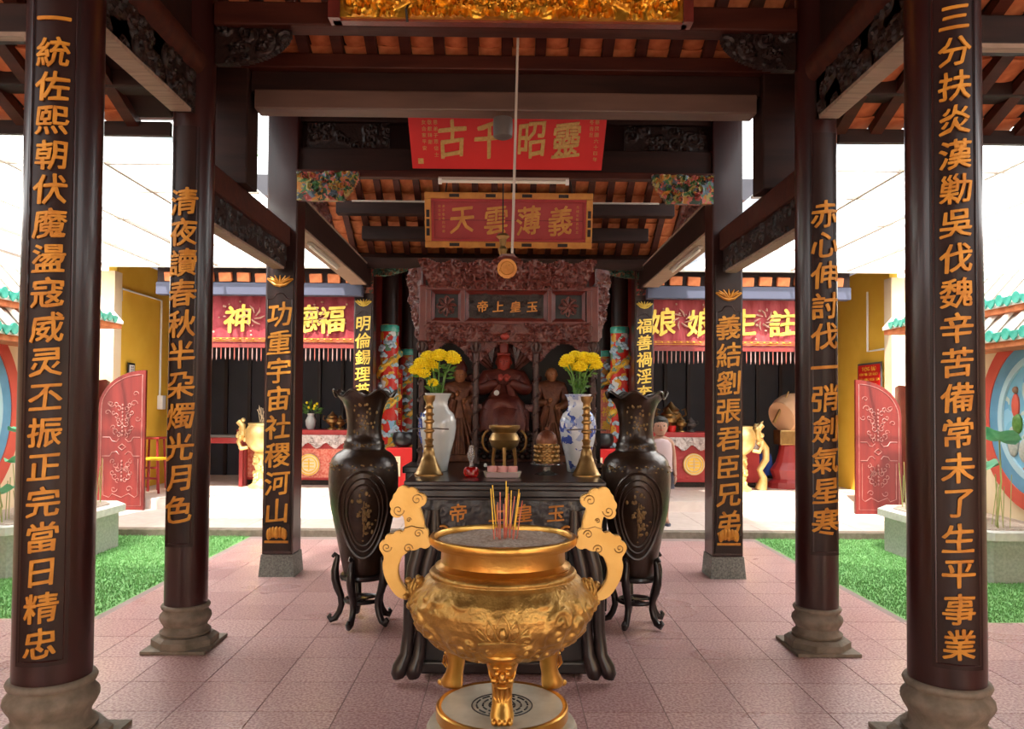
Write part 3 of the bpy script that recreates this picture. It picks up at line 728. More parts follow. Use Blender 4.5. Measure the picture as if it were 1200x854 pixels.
def round_column(x, y, r, top, base, board_z, board_half, ang, text, zc0, pit, size, label):
    t = thing('temple_column', label, 'column', (x,y,0), 'round couplet columns')
    obj('shaft', MB().lathe([(r*.985,base-.01),(r,base+.02),(r*.985,top*.6),(r*.955,top)], (x,y,0), 48), M['lacquer'], t, True)
    stone_base(t, x, y, r, base)
    # curved inscription board hugging the shaft
    z0, z1 = board_z; a0 = board_half/r; n = 12; th = .02
    mb = MB(); vs = []
    def ring(rr, z): return [(x+rr*sin(ang-a0+2*a0*i/n), y-rr*cos(ang-a0+2*a0*i/n), z) for i in range(n+1)]
    taper = lambda z: r*(1-.02*max(0,(z-1))/3)
    L = [ring(r*.99,z0), ring(r+th,z0), ring(r+th*.8,(z0+z1)/2), ring(r+th*.6,z1), ring(r*.94,z1)]
    for l in L: vs += l
    fs = [(k*(n+1)+i, k*(n+1)+i+1, (k+1)*(n+1)+i+1, (k+1)*(n+1)+i) for k in range(4) for i in range(n)]
    m1 = n+1
    for e in (0, n): fs.append(tuple(k*m1+e for k in range(5)) if e == 0 else tuple(k*m1+e for k in range(5))[::-1])
    b = obj('inscription_board', mb.add(vs, fs), M['board'], t, True, ang=30)
    # thin raised border
    e = a0-.012/r*1.2; path = []
    rr = r+th*.9+.002
    for z in np.linspace(z0+.02, z1, 12): path.append((x+rr*sin(ang-e), y-rr*cos(ang-e), z))
    left = path; right = [(x+rr*sin(ang+e), y-rr*cos(ang+e), p[2]) for p in path[::-1]]
    bot = [(x+rr*sin(ang+e-2*e*k/6), y-rr*cos(ang+e-2*e*k/6), z0+.02) for k in range(1,6)]
    obj('border', MB().tube(left[::-1]+bot[::-1]+right[::-1], .004, 5), M['lacquer'], b)
    for i, ch in enumerate(text):
        zz = zc0-i*pit
        g = glyph_mb(ch, size, .022, .007)
        obj('gilt_character', bend(g, x, y, rr, ang, zz), M['gilt'], b)
CX = 1.966
round_column(-CX, 3.41, .157, 4.9, .31, (.40,4.3), .092, R(14), '一統佐熙朝伏魔盪寇威灵丕振正完當日精忠', 3.13, .1462, .120, 'thick round dark lacquered column, gilt couplet beginning 一統, at the left')
round_column(CX, 3.41, .157, 4.9, .31, (.40,4.3), .092, R(-14), '三分扶炎漢勦吳伐魏辛苦備常未了生平事業', 3.18, .1485, .120, 'thick round dark lacquered column, gilt couplet beginning 三分, at the right')
round_column(-CX, 4.82, .127, 4.5, .265, (.63,3.2), .080, 0, '清夜讀春秋半朶燭光月色', 2.73, .187, .158, 'slimmer round lacquered column, gilt couplet beginning 清夜, near the stool')
round_column(CX, 4.82, .127, 4.5, .265, (.60,3.2), .080, 0, '赤心伸討伐一弰劍氣星寒', 2.69, .1885, .158, 'slimmer round lacquered column, gilt couplet beginning 赤心, near the drum')

def crest(cx, z, y, w, mt, parent, lotus=False):
    mb = MB()
    if lotus:
        for k in range(-3, 4):
            a = k*.42; mb.ell((cx+w*.30*sin(a), y-.004, z+.03+w*.12*cos(a)), (.022, .012, .05), 8, 6)
        mb.ell((cx,y-.006,z+.05),(.03,.015,.05),8,6); mb.box(cx-w*.42,cx+w*.42,y-.012,y,z-.035,z-.015)
    else:
        for k in range(-3, 4):
            a = k*.33; mb.tube([(cx,y-.006,z-.02),(cx+w*.3*sin(a*1.1),y-.01,z+.02),(cx+w*.5*sin(a*1.3),y-.008,z+.065*cos(a))], [.007,.012,.004], 6)
        mb.tube([(cx-w*.5,y-.006,z+.03),(cx-w*.2,y-.01,z-.02),(cx,y-.01,z-.03),(cx+w*.2,y-.01,z-.02),(cx+w*.5,y-.006,z+.03)], [.004,.012,.014,.012,.004], 6)
    return obj('gilt_ornament', mb, mt, parent, True)
def square_column(x, y, w, top, board, text, zc0, pit, size, label, g, base=.19, lot=.36, cr=2.58, gilt='gilt'):
    t = thing('temple_column', label, 'column', (x,y,0), g)
    h = w/2
    obj('shaft', MB().bbox(x-h,x+h,y-h,y+h,base,top,.012), M['lacquer'], t)
    z0 = t.location.z
    obj('granite_foot', MB().add([(x+a*(h+.02),y+b*(h+.02),0) for a,b in ((-1,-1),(1,-1),(1,1),(-1,1))]+[(x+a*(h+.005),y+b*(h+.005),base) for a,b in ((-1,-1),(1,-1),(1,1),(-1,1))],
        [(0,3,2,1),(4,5,6,7),(0,1,5,4),(1,2,6,5),(2,3,7,6),(3,0,4,7)]), M['granite'], t)
    b = obj('inscription_board', MB().bbox(x-h*.86,x+h*.86,y-h-.022,y-h,board[0],board[1],.006), M['board'], t)
    yf = y-h-.022
    bw = h*.78; zt, zb = zc0+pit*.62, zc0-(len(text)-.5)*pit+pit*.05
    arch = [(x-bw,yf-.002,zb),(x-bw,yf-.002,zt-.02)]+[(x-bw*.55,yf-.002,zt-.01),(x-bw*.3,yf-.002,zt+.03),(x,yf-.002,zt+.035),(x+bw*.3,yf-.002,zt+.03),(x+bw*.55,yf-.002,zt-.01)]+[(x+bw,yf-.002,zt-.02),(x+bw,yf-.002,zb)]
    obj('border', MB().tube(arch, .005, 5, True), M['lacquer'], b)
    for i, ch in enumerate(text):
        g2 = glyph_mb(ch, size, .022, .008).xf(T((x, yf, zc0-i*pit))); obj('gilt_character', g2, M[gilt], b)
    crest(x, cr, yf, w*.85, M[gilt], b)
    if lot: crest(x, lot-.03, yf, w*.9, M[gilt], b, True)
square_column(-CX, 6.87, .27, 4.15, (.22,2.75), '功重宇宙社稷河山', 2.28, .2446, .205, 'square dark column on granite foot, couplet 功重宇宙, by the long red table', 'square couplet columns of the pavilion', cr=2.56)
square_column(CX, 6.87, .27, 4.15, (.22,2.75), '義結劉張君臣兄弟', 2.20, .2446, .205, 'square dark column on granite foot, couplet 義結劉張, near the child', 'square couplet columns of the pavilion', cr=2.47)
square_column(-CX, 10.82, .27, 3.5, (.3,2.98), '明倫錫理英雄志', 2.62, .233, .20, 'far square column beside the maroon banner, couplet beginning 明倫', 'square couplet columns of the hall', lot=0, cr=2.90, gilt='giltb')
square_column(CX-.02, 10.82, .27, 3.5, (.3,2.98), '福善禍淫奎德光', 2.62, .233, .20, 'far square column beside the rose red banner, couplet beginning 福善', 'square couplet columns of the hall', lot=0, cr=2.90, gilt='giltb')
for s in (-1, 1):
    tag(obj('column_finial', relief(.26,.34,.012,.03,10,8+s,.03,.07,thick=.05).xf(T((s*CX-.13, 10.66, 3.05))), M['redgreen']), 'small red and green carved block atop the far column %s' % ('by the maroon banner' if s < 0 else 'by the rose red banner'), 'carving')

# ------------------------------------------------------------------ timber frame
side_word = {-1: 'on the white porcelain vase side', 1: 'on the blue porcelain vase side'}
FZ = []
for s in (-1, 1):
    # nave beams, bay one: log, carved board, pale soffit
    a = s*CX
    t = thing('tie_beam', 'high round tie beam over carved board, front bay, %s' % side_word[s], 'beam', (a,4.1,3.3), 'longitudinal tie beams')
    obj('round_beam', MB().tube([(a,3.5,3.62),(a,4.72,3.62)], .105, 20), M['beam2'], t, True)
    rb = relief(1.1,.24,.011,.022,40,21,.03,.08,thick=.04); rb.xf(RZ(pi/2) if s < 0 else RZ(-pi/2))
    rb.xf(T((a+.05 if s < 0 else a-.05, 3.56 if s < 0 else 4.68, 3.285)))
    obj('carved_board', rb, M['carved'], t, True)
    obj('board_core', MB().box(a-.05,a+.05,3.5,4.74,3.285,3.53), M['beam'], t)
    obj('soffit', MB().bbox(a-.06,a+.06,3.58,4.62,3.262,3.285,.003), M['pale'], t)
    obj('upper_board', MB().box(a-s*.0-.02,a+.02,3.45,4.9,3.7,4.5), M['beam'], t)
    # bay two
    t = thing('tie_beam', 'square tie beam over carved board, middle bay, %s' % side_word[s], 'beam', (a,5.8,2.7), 'longitudinal tie beams')
    obj('square_beam', MB().bbox(a-.075,a+.075,4.93,6.75,2.88,3.06,.02), M['beam2'], t)
    rb = relief(1.75,.19,.012,.02,60,31,.03,.075,thick=.04); rb.xf(RZ(pi/2) if s < 0 else RZ(-pi/2))
    rb.xf(T((a+.04 if s < 0 else a-.04, 4.97 if s < 0 else 6.72, 2.69)))
    obj('carved_board', rb, M['carved'], t, True); obj('board_core', MB().box(a-.045,a+.045,4.95,6.74,2.69,2.88), M['beam'], t)
    obj('soffit', MB().bbox(a-.05,a+.05,5.05,6.65,2.668,2.69,.003), M['pale'], t)
    # bay three
    t = thing('tie_beam', 'wide tie beam with pale soffit, rear bay, %s' % side_word[s], 'beam', (a,8.8,3.1), 'longitudinal tie beams')
    obj('square_beam', MB().bbox(a-.10,a+.10,7.0,10.68,3.13,3.40,.012), M['beam'], t)
    obj('soffit', MB().bbox(a-.105,a+.105,7.0,10.3,3.105,3.13,.003), M['pale'], t)
    obj('trim', MB().box(a-s*.10-.008,a-s*.10+.008,7.0,10.68,3.395,3.412), M['pale'], t)
    obj('carved_plate', relief(1.5,.30,.015,.03,30,5,.04,.1,inside=lambda u,v: v < .35+.6*np.sin(u*pi)**.5,thick=.03).xf(RZ(-s*pi/2)).xf(T((a-s*.02, 7.05 if s < 0 else 8.55, 3.41))), M['rosecarve'], t, True)
    tt = thing('fluorescent_tube', 'fluorescent batten under the pale soffit on the %s side' % ('white porcelain vase' if s < 0 else 'blue porcelain vase'), 'light', (a-s*.02,8.2,3.09), 'tube lights under the rear beams')
    obj('housing', MB().box(a-s*.02-.025,a-s*.02+.025,7.6,8.9,3.08,3.105), M['offwhite'], tt)
    obj('glass_tube', MB().tube([(a-s*.02,7.64,3.066),(a-s*.02,8.86,3.066)], .013, 10), M['tube'], tt, True)
    # strut posts standing on the middle tie beam
    tag(obj('strut_post', MB().bbox(a-.13,a+.13,5.42,5.66,3.06,4.0,.012), M['beam']), 'dark strut post on the middle tie beam, %s' % side_word[s], 'post', 'strut posts')
    # carved quarter brackets under the high cross beam (dark) and at the square columns (painted)
    fan = lambda u, v: (v > 1-np.sqrt(np.clip(1-u**2.2, 0, 1))*1.0)
    b1 = relief(.48,.235,.009,.03,22,41,.025,.07,inside=fan,thick=.05)
    b1 = clean(b1)
    if s > 0: b1.xf(Matrix.Diagonal((-1,1,1,1))); b1.f = [f[::-1] for f in b1.f]
    b1.xf(T((a-s*.13, 4.80, 3.63)))
    tag(obj('carved_bracket', b1, M['carved'], None, True), 'dark scroll-carved bracket under the high beam, %s' % side_word[s], 'bracket', 'dark carved brackets')
    b2 = relief(.56,.26,.010,.045,26,51,.03,.085,inside=lambda u,v: (v > .5-.5*np.sqrt(np.clip(1-((u-.35)/.68)**4,0,1))) & (u < 1-.28*(1-v)**1.5) & ((u-.93)**2*6+(v-.6)**2 < 1.2+(u<.9)*9), thick=.05)
    b2 = clean(b2)
    if s > 0: b2.xf(Matrix.Diagonal((-1,1,1,1))); b2.f = [f[::-1] for f in b2.f]
    b2.xf(T((a-s*.13, 6.72, 3.28)))
    tag(obj('painted_bracket', b2, M['floral'], None, True), 'colourful painted flower bracket %s' % ('mostly red and orange, above the eight-character column by the white vase' if s < 0 else 'with a pink bloom, above the column nearest the child'), 'bracket', 'painted flower brackets')
    b3 = relief(.47,.26,.012,.03,14,61,.03,.07,inside=lambda u,v: (v > .35*(u if s < 0 else u)**2), thick=.05); b3 = clean(b3)
    if s > 0: b3.xf(Matrix.Diagonal((-1,1,1,1))); b3.f = [f[::-1] for f in b3.f]
    b3.xf(T((a-s*.13, 10.70, 3.28)))
    o3 = tag(obj('green_bracket', b3, M['greencarve'], None, True), 'small green and copper carved bracket %s' % side_word[s], 'bracket', 'small green brackets')
    # carved frieze panels beside the scarlet sign
    x0 = -1.78 if s < 0 else 1.06
    fz = relief(.74,.22,.011,.028,26,71+s,.03,.08,thick=.02).xf(T((x0, 6.82, 3.79)))
    FZ.append(fz)
tag(obj('cross_beam', MB().bbox(-CX+.13,CX-.13,4.76,4.90,3.87,4.02,.012), M['beam2']), 'dark red high cross beam behind the gilded carved panel', 'beam')
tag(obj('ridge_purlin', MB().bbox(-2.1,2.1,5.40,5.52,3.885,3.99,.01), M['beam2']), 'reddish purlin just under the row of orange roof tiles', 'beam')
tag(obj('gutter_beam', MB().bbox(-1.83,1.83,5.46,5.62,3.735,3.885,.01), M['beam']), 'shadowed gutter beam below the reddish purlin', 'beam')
tag(obj('lintel_beam', MB().bbox(-1.80,1.80,5.44,5.60,3.605,3.745,.012), mat('worn_brown_timber', (.07,.034,.024), .5, col2=(.13,.07,.05), nscale=1.5, stretch=(.6,3,3))), 'worn brown beam just above the scarlet sign', 'beam')
tag(obj('architrave_beam', MB().bbox(-1.84,1.84,6.78,6.96,3.56,3.78,.012), M['beam']), 'dark grey-brown beam behind the foot of the scarlet sign', 'beam')
tag(obj('upper_architrave', MB().bbox(-1.84,1.84,6.80,6.96,4.02,4.2,.012), M['beam']), 'upper dark beam above the black frieze panels', 'beam')
t = thing('frieze', 'black carved frieze behind the scarlet sign', 'frieze', (0,6.9,3.75))
obj('backing', MB().box(-1.84,1.84,6.88,6.93,3.75,4.05), M['board'], t)
for fz in FZ: obj('carved_panel', fz, M['carved'], t, True)
tag(obj('beam_moulding', MB().bbox(-1.84,1.84,6.72,6.80,3.50,3.565,.01), M['beam2']), 'thin moulded rail carrying the fluorescent tube', 'rail')
tag(obj('hall_lintel', MB().bbox(-1.85,1.85,10.66,10.84,3.52,3.66,.01), M['beam']), 'dark lintel behind the carved altar canopy crest', 'beam')
tag(obj('hall_tie', MB().bbox(-1.85,1.85,9.85,10.0,3.63,3.80,.01), M['beam']), 'black purlin crossing behind the lower part of the crimson sign', 'beam')
tag(obj('roof_purlin', MB().bbox(-2.1,2.1,9.45,9.6,3.86,4.02,.01), M['beam']), 'black purlin crossing behind the middle of the crimson sign', 'beam')
tag(obj('purlin_edge_strip', MB().box(-1.9,1.9,9.43,9.455,4.0,4.02), M['offwhite']), 'thin off-white strip along the purlin behind the crimson sign', 'strip')  # off-white strip along the upper edge of the purlin
tag(obj('inner_purlin', MB().bbox(-2.1,2.1,8.9,9.05,4.22,4.40,.01), M['beam']), 'black purlin near the top of the crimson sign', 'beam')
# ================================================================== SIGNS AND HANGINGS
gp = relief(2.08,.42,.0085,.05,110,91,.035,.10,sym=True,thick=.04).xf(T((-1.01, 4.60, 3.845)))
t = thing('gilded_panel', 'gilded openwork carved panel with scrolling clouds at the top of the hall', 'carved panel', (0,4.6,3.845))
obj('carving', gp, M['goldpanel'], t, True)
obj('frame', MB().box(-1.06,1.10,4.62,4.68,3.83,3.85).box(-1.08,-1.01,4.58,4.68,3.83,4.3).box(1.07,1.13,4.58,4.68,3.83,4.3), M['rosewood'], t)
tag(obj('iron_hook', MB().tube([(-.60,4.57,3.80),(-.605,4.55,3.87),(-.60,4.57,3.90)], .008, 6), M['black']), 'small dark iron hook on the lower edge of the gilded panel', 'hook')

def tilted(c, tilt): return T(c) @ RX(tilt)          # local XZ plane, front -Y; positive tilt leans the top forward
# scarlet sign
c1 = Vector((.01, 6.29, 3.70)); Q = tilted(c1, R(32))
t = thing('sign_board', 'bright scarlet sign board with four gold characters 古千昭靈', 'sign', c1)
def wloc(mb): mb.xf(Q); return mb
obj('board', wloc(MB().add([(-.795,0,-.25),(.795,0,-.25),(.795,.03,-.25),(-.795,.03,-.25),(-.815,0,.25),(.815,0,.25),(.815,.03,.25),(-.815,.03,.25)],
    [(0,3,2,1),(4,5,6,7),(0,1,5,4),(1,2,6,5),(2,3,7,6),(3,0,4,7)])), M['redsign'], t)
M['dullgold'] = mat('dull_gold_paint', (.42,.26,.07), .45, .35, col2=(.52,.34,.11), nscale=50, bump=.4, bscale=80)
for xx in (-.6,.6): obj('hanger', MB().tube([Q @ Vector((xx,.02,.24)), (c1.x+xx, 6.84, 4.06)], .008, 6), M['black'], t)
for ch, x in zip('古千昭靈', (-.455,-.15,.20,.49)):
    obj('gold_character', glyph_mb(ch, .29, .022, .012, asp=.80).xf(Q @ T((x, 0, -.005))), M['dullgold'], t)
obj('small_writing', wloc(one_text(['中華民國六十四年', '孟冬吉旦'], .036, .045, .050, (.735,0,.19)).xf(Matrix.Identity(4))), M['dullgold'], t)
obj('small_writing', wloc(one_text(['沐恩弟子眾信士', ' 敬獻拜謝', '信女合家平安'], .036, .048, .052, (-.59,0,.18)).xf(Matrix.Identity(4))), M['dullgold'], t)
obj('seal', wloc(MB().box(-.745,-.70,-.003,0,-.21,-.165)), M['dullgold'], t)
# crimson sign in a gilded frame
c2 = Vector((.035, 8.45, 3.545)); Q = tilted(c2, R(14))
t = thing('framed_sign', 'crimson sign 天雲薄義 in a gilded orange frame', 'sign', c2)
obj('board', wloc(MB().bbox(-.86,.86,0,.03,-.235,.235,.004)), M['crimson'], t)
def frame(x, z, w, d, mt, nm, y=-.03):
    q = MB().bbox(-x-w,x+w,y,.04,z,z+w,.008).bbox(-x-w,x+w,y,.04,-z-w,-z,.008).bbox(-x-w,-x,y,.04,-z,z,.008).bbox(x,x+w,y,.04,-z,z,.008)
    return obj(nm, wloc(q), mt, t)
for xx in (-.7,.7): obj('hanger', MB().tube([Q @ Vector((xx,.02,.28)), (c2.x+xx, 8.96, 4.30)], .008, 6), M['black'], t)
frame(.855,.23,.07,.05,M['orangeframe'],'gilded_frame')
frame(.825,.20,.035,.05,M['crimson'],'inner_moulding',-.022)
fr = MB()
for i in range(9):
    for zz in (.265,-.265): fr.box(-.8+i*.2-.055,-.8+i*.2+.055,-.036,-.03,zz-.018,zz+.018) if i % 2 else None
for i in range(3):
    for xx in (.89,-.89): fr.box(xx-.018,xx+.018,-.036,-.03,-.14+i*.1-.03,-.14+i*.1+.05)
obj('dark_fretwork', wloc(fr), M['carved'], t)
for ch, x in zip('天雲薄義', (-.515,-.14,.22,.575)):
    obj('gold_character', glyph_mb(ch, .30, .020, .010, asp=.85).xf(Q @ T((x, 0, .0))), M['orangeframe'], t)
obj('small_writing', wloc(one_text(['光緒年間吉日立'], .03, .045, .045, (.76,0,.15))), M['orangeframe'], t)
obj('small_writing', wloc(one_text(['弟子敬奉同叩謝','信士合立'], .03, .045, .045, (-.72,0,.15))), M['orangeframe'], t)
obj('plank_joint', wloc(MB().box(-.82,.82,-.001,0,-.002,.002)), M['carved'], t)
# fluorescent batten on the rail
a, b = P(513,210,6.70), P(667,211,6.70)
t = thing('fluorescent_tube', 'long unlit fluorescent batten between the two red signs', 'light', (0,6.70,3.47))
obj('housing', MB().box(a.x,b.x,6.69,6.73,3.478,3.50), M['offwhite'], t)
obj('glass_tube', MB().tube([(a.x+.03,6.695,3.462),(b.x-.03,6.695,3.462)], .014, 10), M['tube'], t, True)
obj('end_cap', MB().box(a.x,a.x+.03,6.675,6.715,3.44,3.482).box(b.x-.03,b.x,6.675,6.715,3.44,3.482), M['white'], t)
# hanging white conduit and round grey lamp cover
a, b = P(607,33,4.95), P(600,296,4.95)
tag(obj('hanging_conduit', MB().tube([a, b], .0085, 8), M['offwhite'], None, True), 'thin off-white conduit hanging straight down in front of both red signs', 'conduit')
p = P(589,151,5.5)
t = thing('round_lamp', 'round dark grey lamp cover hanging in front of the scarlet sign', 'lamp', p)
obj('cover', MB().lathe([(0,-.055),(.045,-.052),(.068,-.04),(.072,0),(.07,.09),(.0,.09)], p, 24), M['grey'], t, True)
obj('cord', MB().tube([(p.x,p.y,p.z+.08),(p.x,p.y,3.57)], .006, 6), M['black'], t)
a, b = P(589,226,8.2), P(589,274,8.2)
t = thing('hanging_lamp', 'small carved wooden lamp hanging by a black cord before the crimson sign', 'lamp', b)
obj('cord', MB().tube([(a.x,a.y,4.93), b], .007, 6), M['black'], t)
obj('lamp_body', MB().lathe([(.0,.02),(.05,.01),(.075,-.02),(.04,-.05),(.03,-.12),(.05,-.16),(.035,-.22),(0,-.23)], b, 8), M['oldbrass'], t)

# ================================================================== THE GOLDEN URN
UY = 3.05
t = thing('incense_urn', 'large golden three-legged incense urn with cloud-shaped handles', 'urn', (0,UY,.33))
prof = [(.0,.525),(.12,.53),(.20,.55),(.27,.59),(.325,.645),(.352,.70),(.355,.74),(.338,.785),(.305,.825),(.285,.838),(.29,.848),(.283,.858),(.262,.862),(.25,.872)]
# relief on the bowl: scrolling clouds between the foot and the shoulder
rnd = random.Random(12)
cs = scrolls(2*pi, 1.0, 170, rnd, .10, .22)
PZ = np.array([p[1] for p in prof]); PR = np.array([p[0] for p in prof])
arc = np.concatenate([[0], np.cumsum(np.hypot(np.diff(PZ), np.diff(PR)))]); arc /= arc[-1]
nz, na = 130, 460; SS = np.linspace(0, 1, nz); rr_ = np.interp(SS, arc, PR); zz_ = np.interp(SS, arc, PZ)
A_, S_ = np.meshgrid(np.linspace(0, 2*pi, na, endpoint=False), SS)
hh = height(A_, S_*1.6, [(c[0], c[1]*1.6, c[2], c[3], c[4]) for c in cs], 1.3); band = np.clip((S_-.22)*9,0,1)*np.clip((.84-S_)*12,0,1)
front = np.exp(-((A_-1.5*pi)/.17)**4)      # calm field for the lotus
hh = hh*band*(1-.9*front)
mb = MB()
for j in range(nz):
    for i in range(na):
        r = rr_[j] + .018*hh[j,i]; mb.v.append((r*cos(A_[j,i]), UY+r*sin(A_[j,i]), zz_[j]))
for j in range(nz-1):
    for i in range(na): k = (i+1)%na; mb.f.append((j*na+i, j*na+k, (j+1)*na+k, (j+1)*na+i))
body = obj('bowl', mb, M['brassdull'], t, True, ang=180)
obj('neck', MB().lathe([(.24,.86),(.262,.866),(.268,.874),(.255,.88),(.245,.89),(.243,.945),(.25,.955)], (0,UY,0), 72), M['brass'], t, True)
obj('rim', MB().lathe([(.25,.945),(.272,.948),(.274,.956),(.286,.958),(.291,.965),(.291,.982),(.287,.988),(.272,.989),(.268,.984),(.266,.965)], (0,UY,0), 80, caps=False), M['brass'], t, True)
def ashz(r, z, a, k): return (r, z + (.005*sin(5*a+k)+.003*sin(11*a+2*k))*(0 < k < 6))
obj('ash_bed', MB().lathe([(0,.978),(.05,.979),(.1,.977),(.15,.979),(.2,.976),(.24,.972),(.268,.966),(.268,.95),(0,.95)], (0,UY,0), 60, ashz), M['ash'], t, True)
# lotus on the front of the bowl
def on_bowl(x, z):
    r = float(np.interp(z, PZ[2:10], PR[2:10])); return (x, UY-math.sqrt(max(r*r-x*x,0))-.004, z)
mb = MB()
for (x0, w, h, lean) in ((0,.024,.066,0),(-.032,.016,.05,-.012),(.032,.016,.05,.012),(-.056,.012,.03,-.022),(.056,.012,.03,.022)):
    pts = []
    for k in range(13):
        u = k/12; a = pi*u*2
        q = (1.15*(x0 + lean*(1-cos(a))/2 + w*sin(a)*(.4+.6*(1-((1-cos(a))/2)**3))), .675 + 1.4*h*(1-cos(a))/2)
        pts.append(on_bowl(q[0]*1.0, q[1]))
    mb.tube(pts[:-1], .004, 6, True)
mb.tube([on_bowl(x, .668-.008*abs(x)/.07) for x in np.linspace(-.085,.085,9)], .006, 6)
mb.ell(on_bowl(0,.705), (.014,.012,.02), 8, 6)
obj('lotus_emblem', mb, M['brassdull'], body, True)
# handles: thick flat cloud plates
HS = .0011652
left = [(108,408),(92,402),(80,395),(65,378),(55,362),(44,342),(37,322),(33,300),(33,284),(38,265),(28,250),(21,238),(21,222),(28,212),(40,208),(40,196),(50,189),(66,190),(74,180),(88,178),(97,183),(106,172),(106,156),(103,138),(98,124),(88,133),(74,134),(62,128),(56,114),(60,104),(54,94),(55,80),(64,70),(66,56),(76,46),(80,34),(94,26),(108,28),(116,34),(128,30),(144,38),(150,50),(165,53),(177,64),(178,80),(170,92),(156,98),(160,110),(166,128),(171,148),(172,166),(182,172),(187,186),(184,196),(194,206),(196,220),(188,232),(174,238),(160,232),(148,240),(132,244),(122,240),(112,254),(100,260),(92,276),(86,294),(84,316),(88,338),(98,356),(112,372),(130,388),(132,404)]
left = [((x-438)*HS, 1.212-y*HS) for x, y in left]
def smooth(pts, n=1):
    for _ in range(n):
        q = []
        for i in range(len(pts)):
            a, b = pts[i], pts[(i+1)%len(pts)]; q += [(a[0]*.75+b[0]*.25, a[1]*.75+b[1]*.25), (a[0]*.25+b[0]*.75, a[1]*.25+b[1]*.75)]
        pts = q
    return pts
for s in (1, -1):
    pts = smooth([(s*x, z) for x, z in left], 1)
    h = obj('handle', MB().prism(pts, UY-.022, UY+.022, .004), M['brassflat'], t)
    mb = MB()
    for (cx, cy, rr, d) in ((146,72,20,1),(84,108,20,-1),(118,236,17,1),(46,232,17,-1),(152,186,16,1),(120,140,9,1)):
        q = []
        for k in range(22):
            a = d*k*.42; r2 = rr*HS*(1-k/24); q.append((s*((cx-438)*HS+r2*cos(a)), UY-.0235, 1.212-cy*HS+r2*sin(a)))
        mb.tube(q, .0022, 5)
    mb.tube([(s*(x-438)*HS, UY-.0235, 1.212-y*HS) for x, y in ((104,168),(130,160),(150,166),(172,168))], .0025, 5)
    obj('incised_scroll', mb, M['oldbrass'], h)
    # ornamented root where the handle joins the bowl
    mb = MB()
    for k in range(26): mb.ell((s*(-.345-rnd.uniform(-.03,.035)), UY+rnd.uniform(-.04,.03), .745+rnd.uniform(-.05,.075)), (rnd.uniform(.010,.018),)*3, 8, 6)
    for k in range(5): mb.tube([(s*(-.35+k*.012), UY-.03, .75), (s*(-.36+k*.014), UY-.045, .79), (s*(-.345+k*.012), UY-.035, .825)], [.011,.009,.004], 6)
    obj('handle_root', mb, M['brassdull'], t, True)
# lion-mask legs
def leg(angle, r):
    mb = MB(); o = len(mb.v)
    rings = [(.0,-.10,.60,.062,.05),(.0,-.02,.565,.066,.052),(.0,0,.53,.058,.050),(.0,.0,.50,.048,.045),(.0,.004,.46,.040,.038),(.0,.004,.42,.037,.034),(.0,-.006,.39,.038,.036),(.0,-.018,.36,.044,.046),(.0,-.022,.345,.045,.05),(.0,-.020,.332,.040,.046)]
    mb.loft([(a, b, c, d, e) for a, b, c, d, e in rings], 24)
    def f(x,y,z,rx,ry,rz): mb.ell((x,y,z),(rx,ry,rz),10,8)
    for sx in (-1,1):
        f(sx*.020,-.046,.515,.011,.010,.010); f(sx*.022,-.044,.535,.018,.012,.008); f(sx*.042,-.025,.55,.014,.014,.02); f(sx*.030,-.04,.488,.014,.012,.012)
        mb.tube([(sx*.012,-.042,.478),(sx*.034,-.036,.482),(sx*.045,-.022,.50),(sx*.052,-.01,.53)], [.006,.006,.005,.004], 6)
    f(0,-.053,.503,.012,.014,.018); f(0,-.050,.488,.016,.010,.008); f(0,-.046,.463,.022,.010,.008)
    for k in range(-2,3): f(k*.022,-.040,.565-.004*abs(k),.012,.012,.016)
    for k in range(5): mb.tube([((k-2)*.014,-.036,.46),((k-2)*.016,-.042,.43),((k-2)*.008,-.038,.405)], [.005,.006,.002], 6)
    for k in range(4): f((k-1.5)*.020,-.062+.004*abs(k-1.5),.343,.011,.018,.013)
    mb.xf(T((0,UY,0)) @ RZ(angle) @ T((0,-r,0))); return mb
for ang, r in ((0,.155),(R(132),.262),(R(-132),.262)):
    obj('leg', leg(ang, r), M['brass'], t, True, ang=180)
# round stand of the urn
t = thing('urn_stand', 'round gold-rimmed pedestal with marble skirt under the golden urn', 'stand', (0,UY,0))
obj('top_disc', MB().lathe([(0,.318),(.24,.318),(.24,.3265),(.236,.327),(0,.327)], (0,UY,0), 72), M['marble'], t, True)
obj('gold_rim', MB().lathe([(.238,.327),(.244,.330),(.254,.330),(.259,.325),(.259,.288),(.254,.284),(.248,.275),(.248,.268),(.20,.268)], (0,UY,0), 72, caps=False), M['brass'], t, True)
obj('skirt', MB().lathe([(.20,.268),(.262,.27),(.285,.262),(.295,.245),(.295,.20),(.27,.18),(.24,.15),(.235,.10),(.26,.06),(.31,.05),(.315,.01),(.31,.0)], (0,UY,0), 72), M['marble'], t, True)
mb = MB()
for k in range(3):
    for i in range(12):
        a0 = 2*pi*i/12+k*.3; r = .10-.025*k
        mb.tube([(r*cos(a0+q*.09), UY-.01+r*sin(a0+q*.09), .3275) for q in range(5)], .004, 5)
mb.tube([(.118*cos(2*pi*i/40), UY-.01+.118*sin(2*pi*i/40), .3275) for i in range(40)], .003, 5, True)
for i in range(6): mb.tube([(.045*cos(i*pi/3), UY-.01+.045*sin(i*pi/3), .3275), (.015*cos(i*pi/3+.6), UY-.01+.015*sin(i*pi/3+.6), .3275)], .004, 5)
obj('fretwork', mb, M['black'], t)
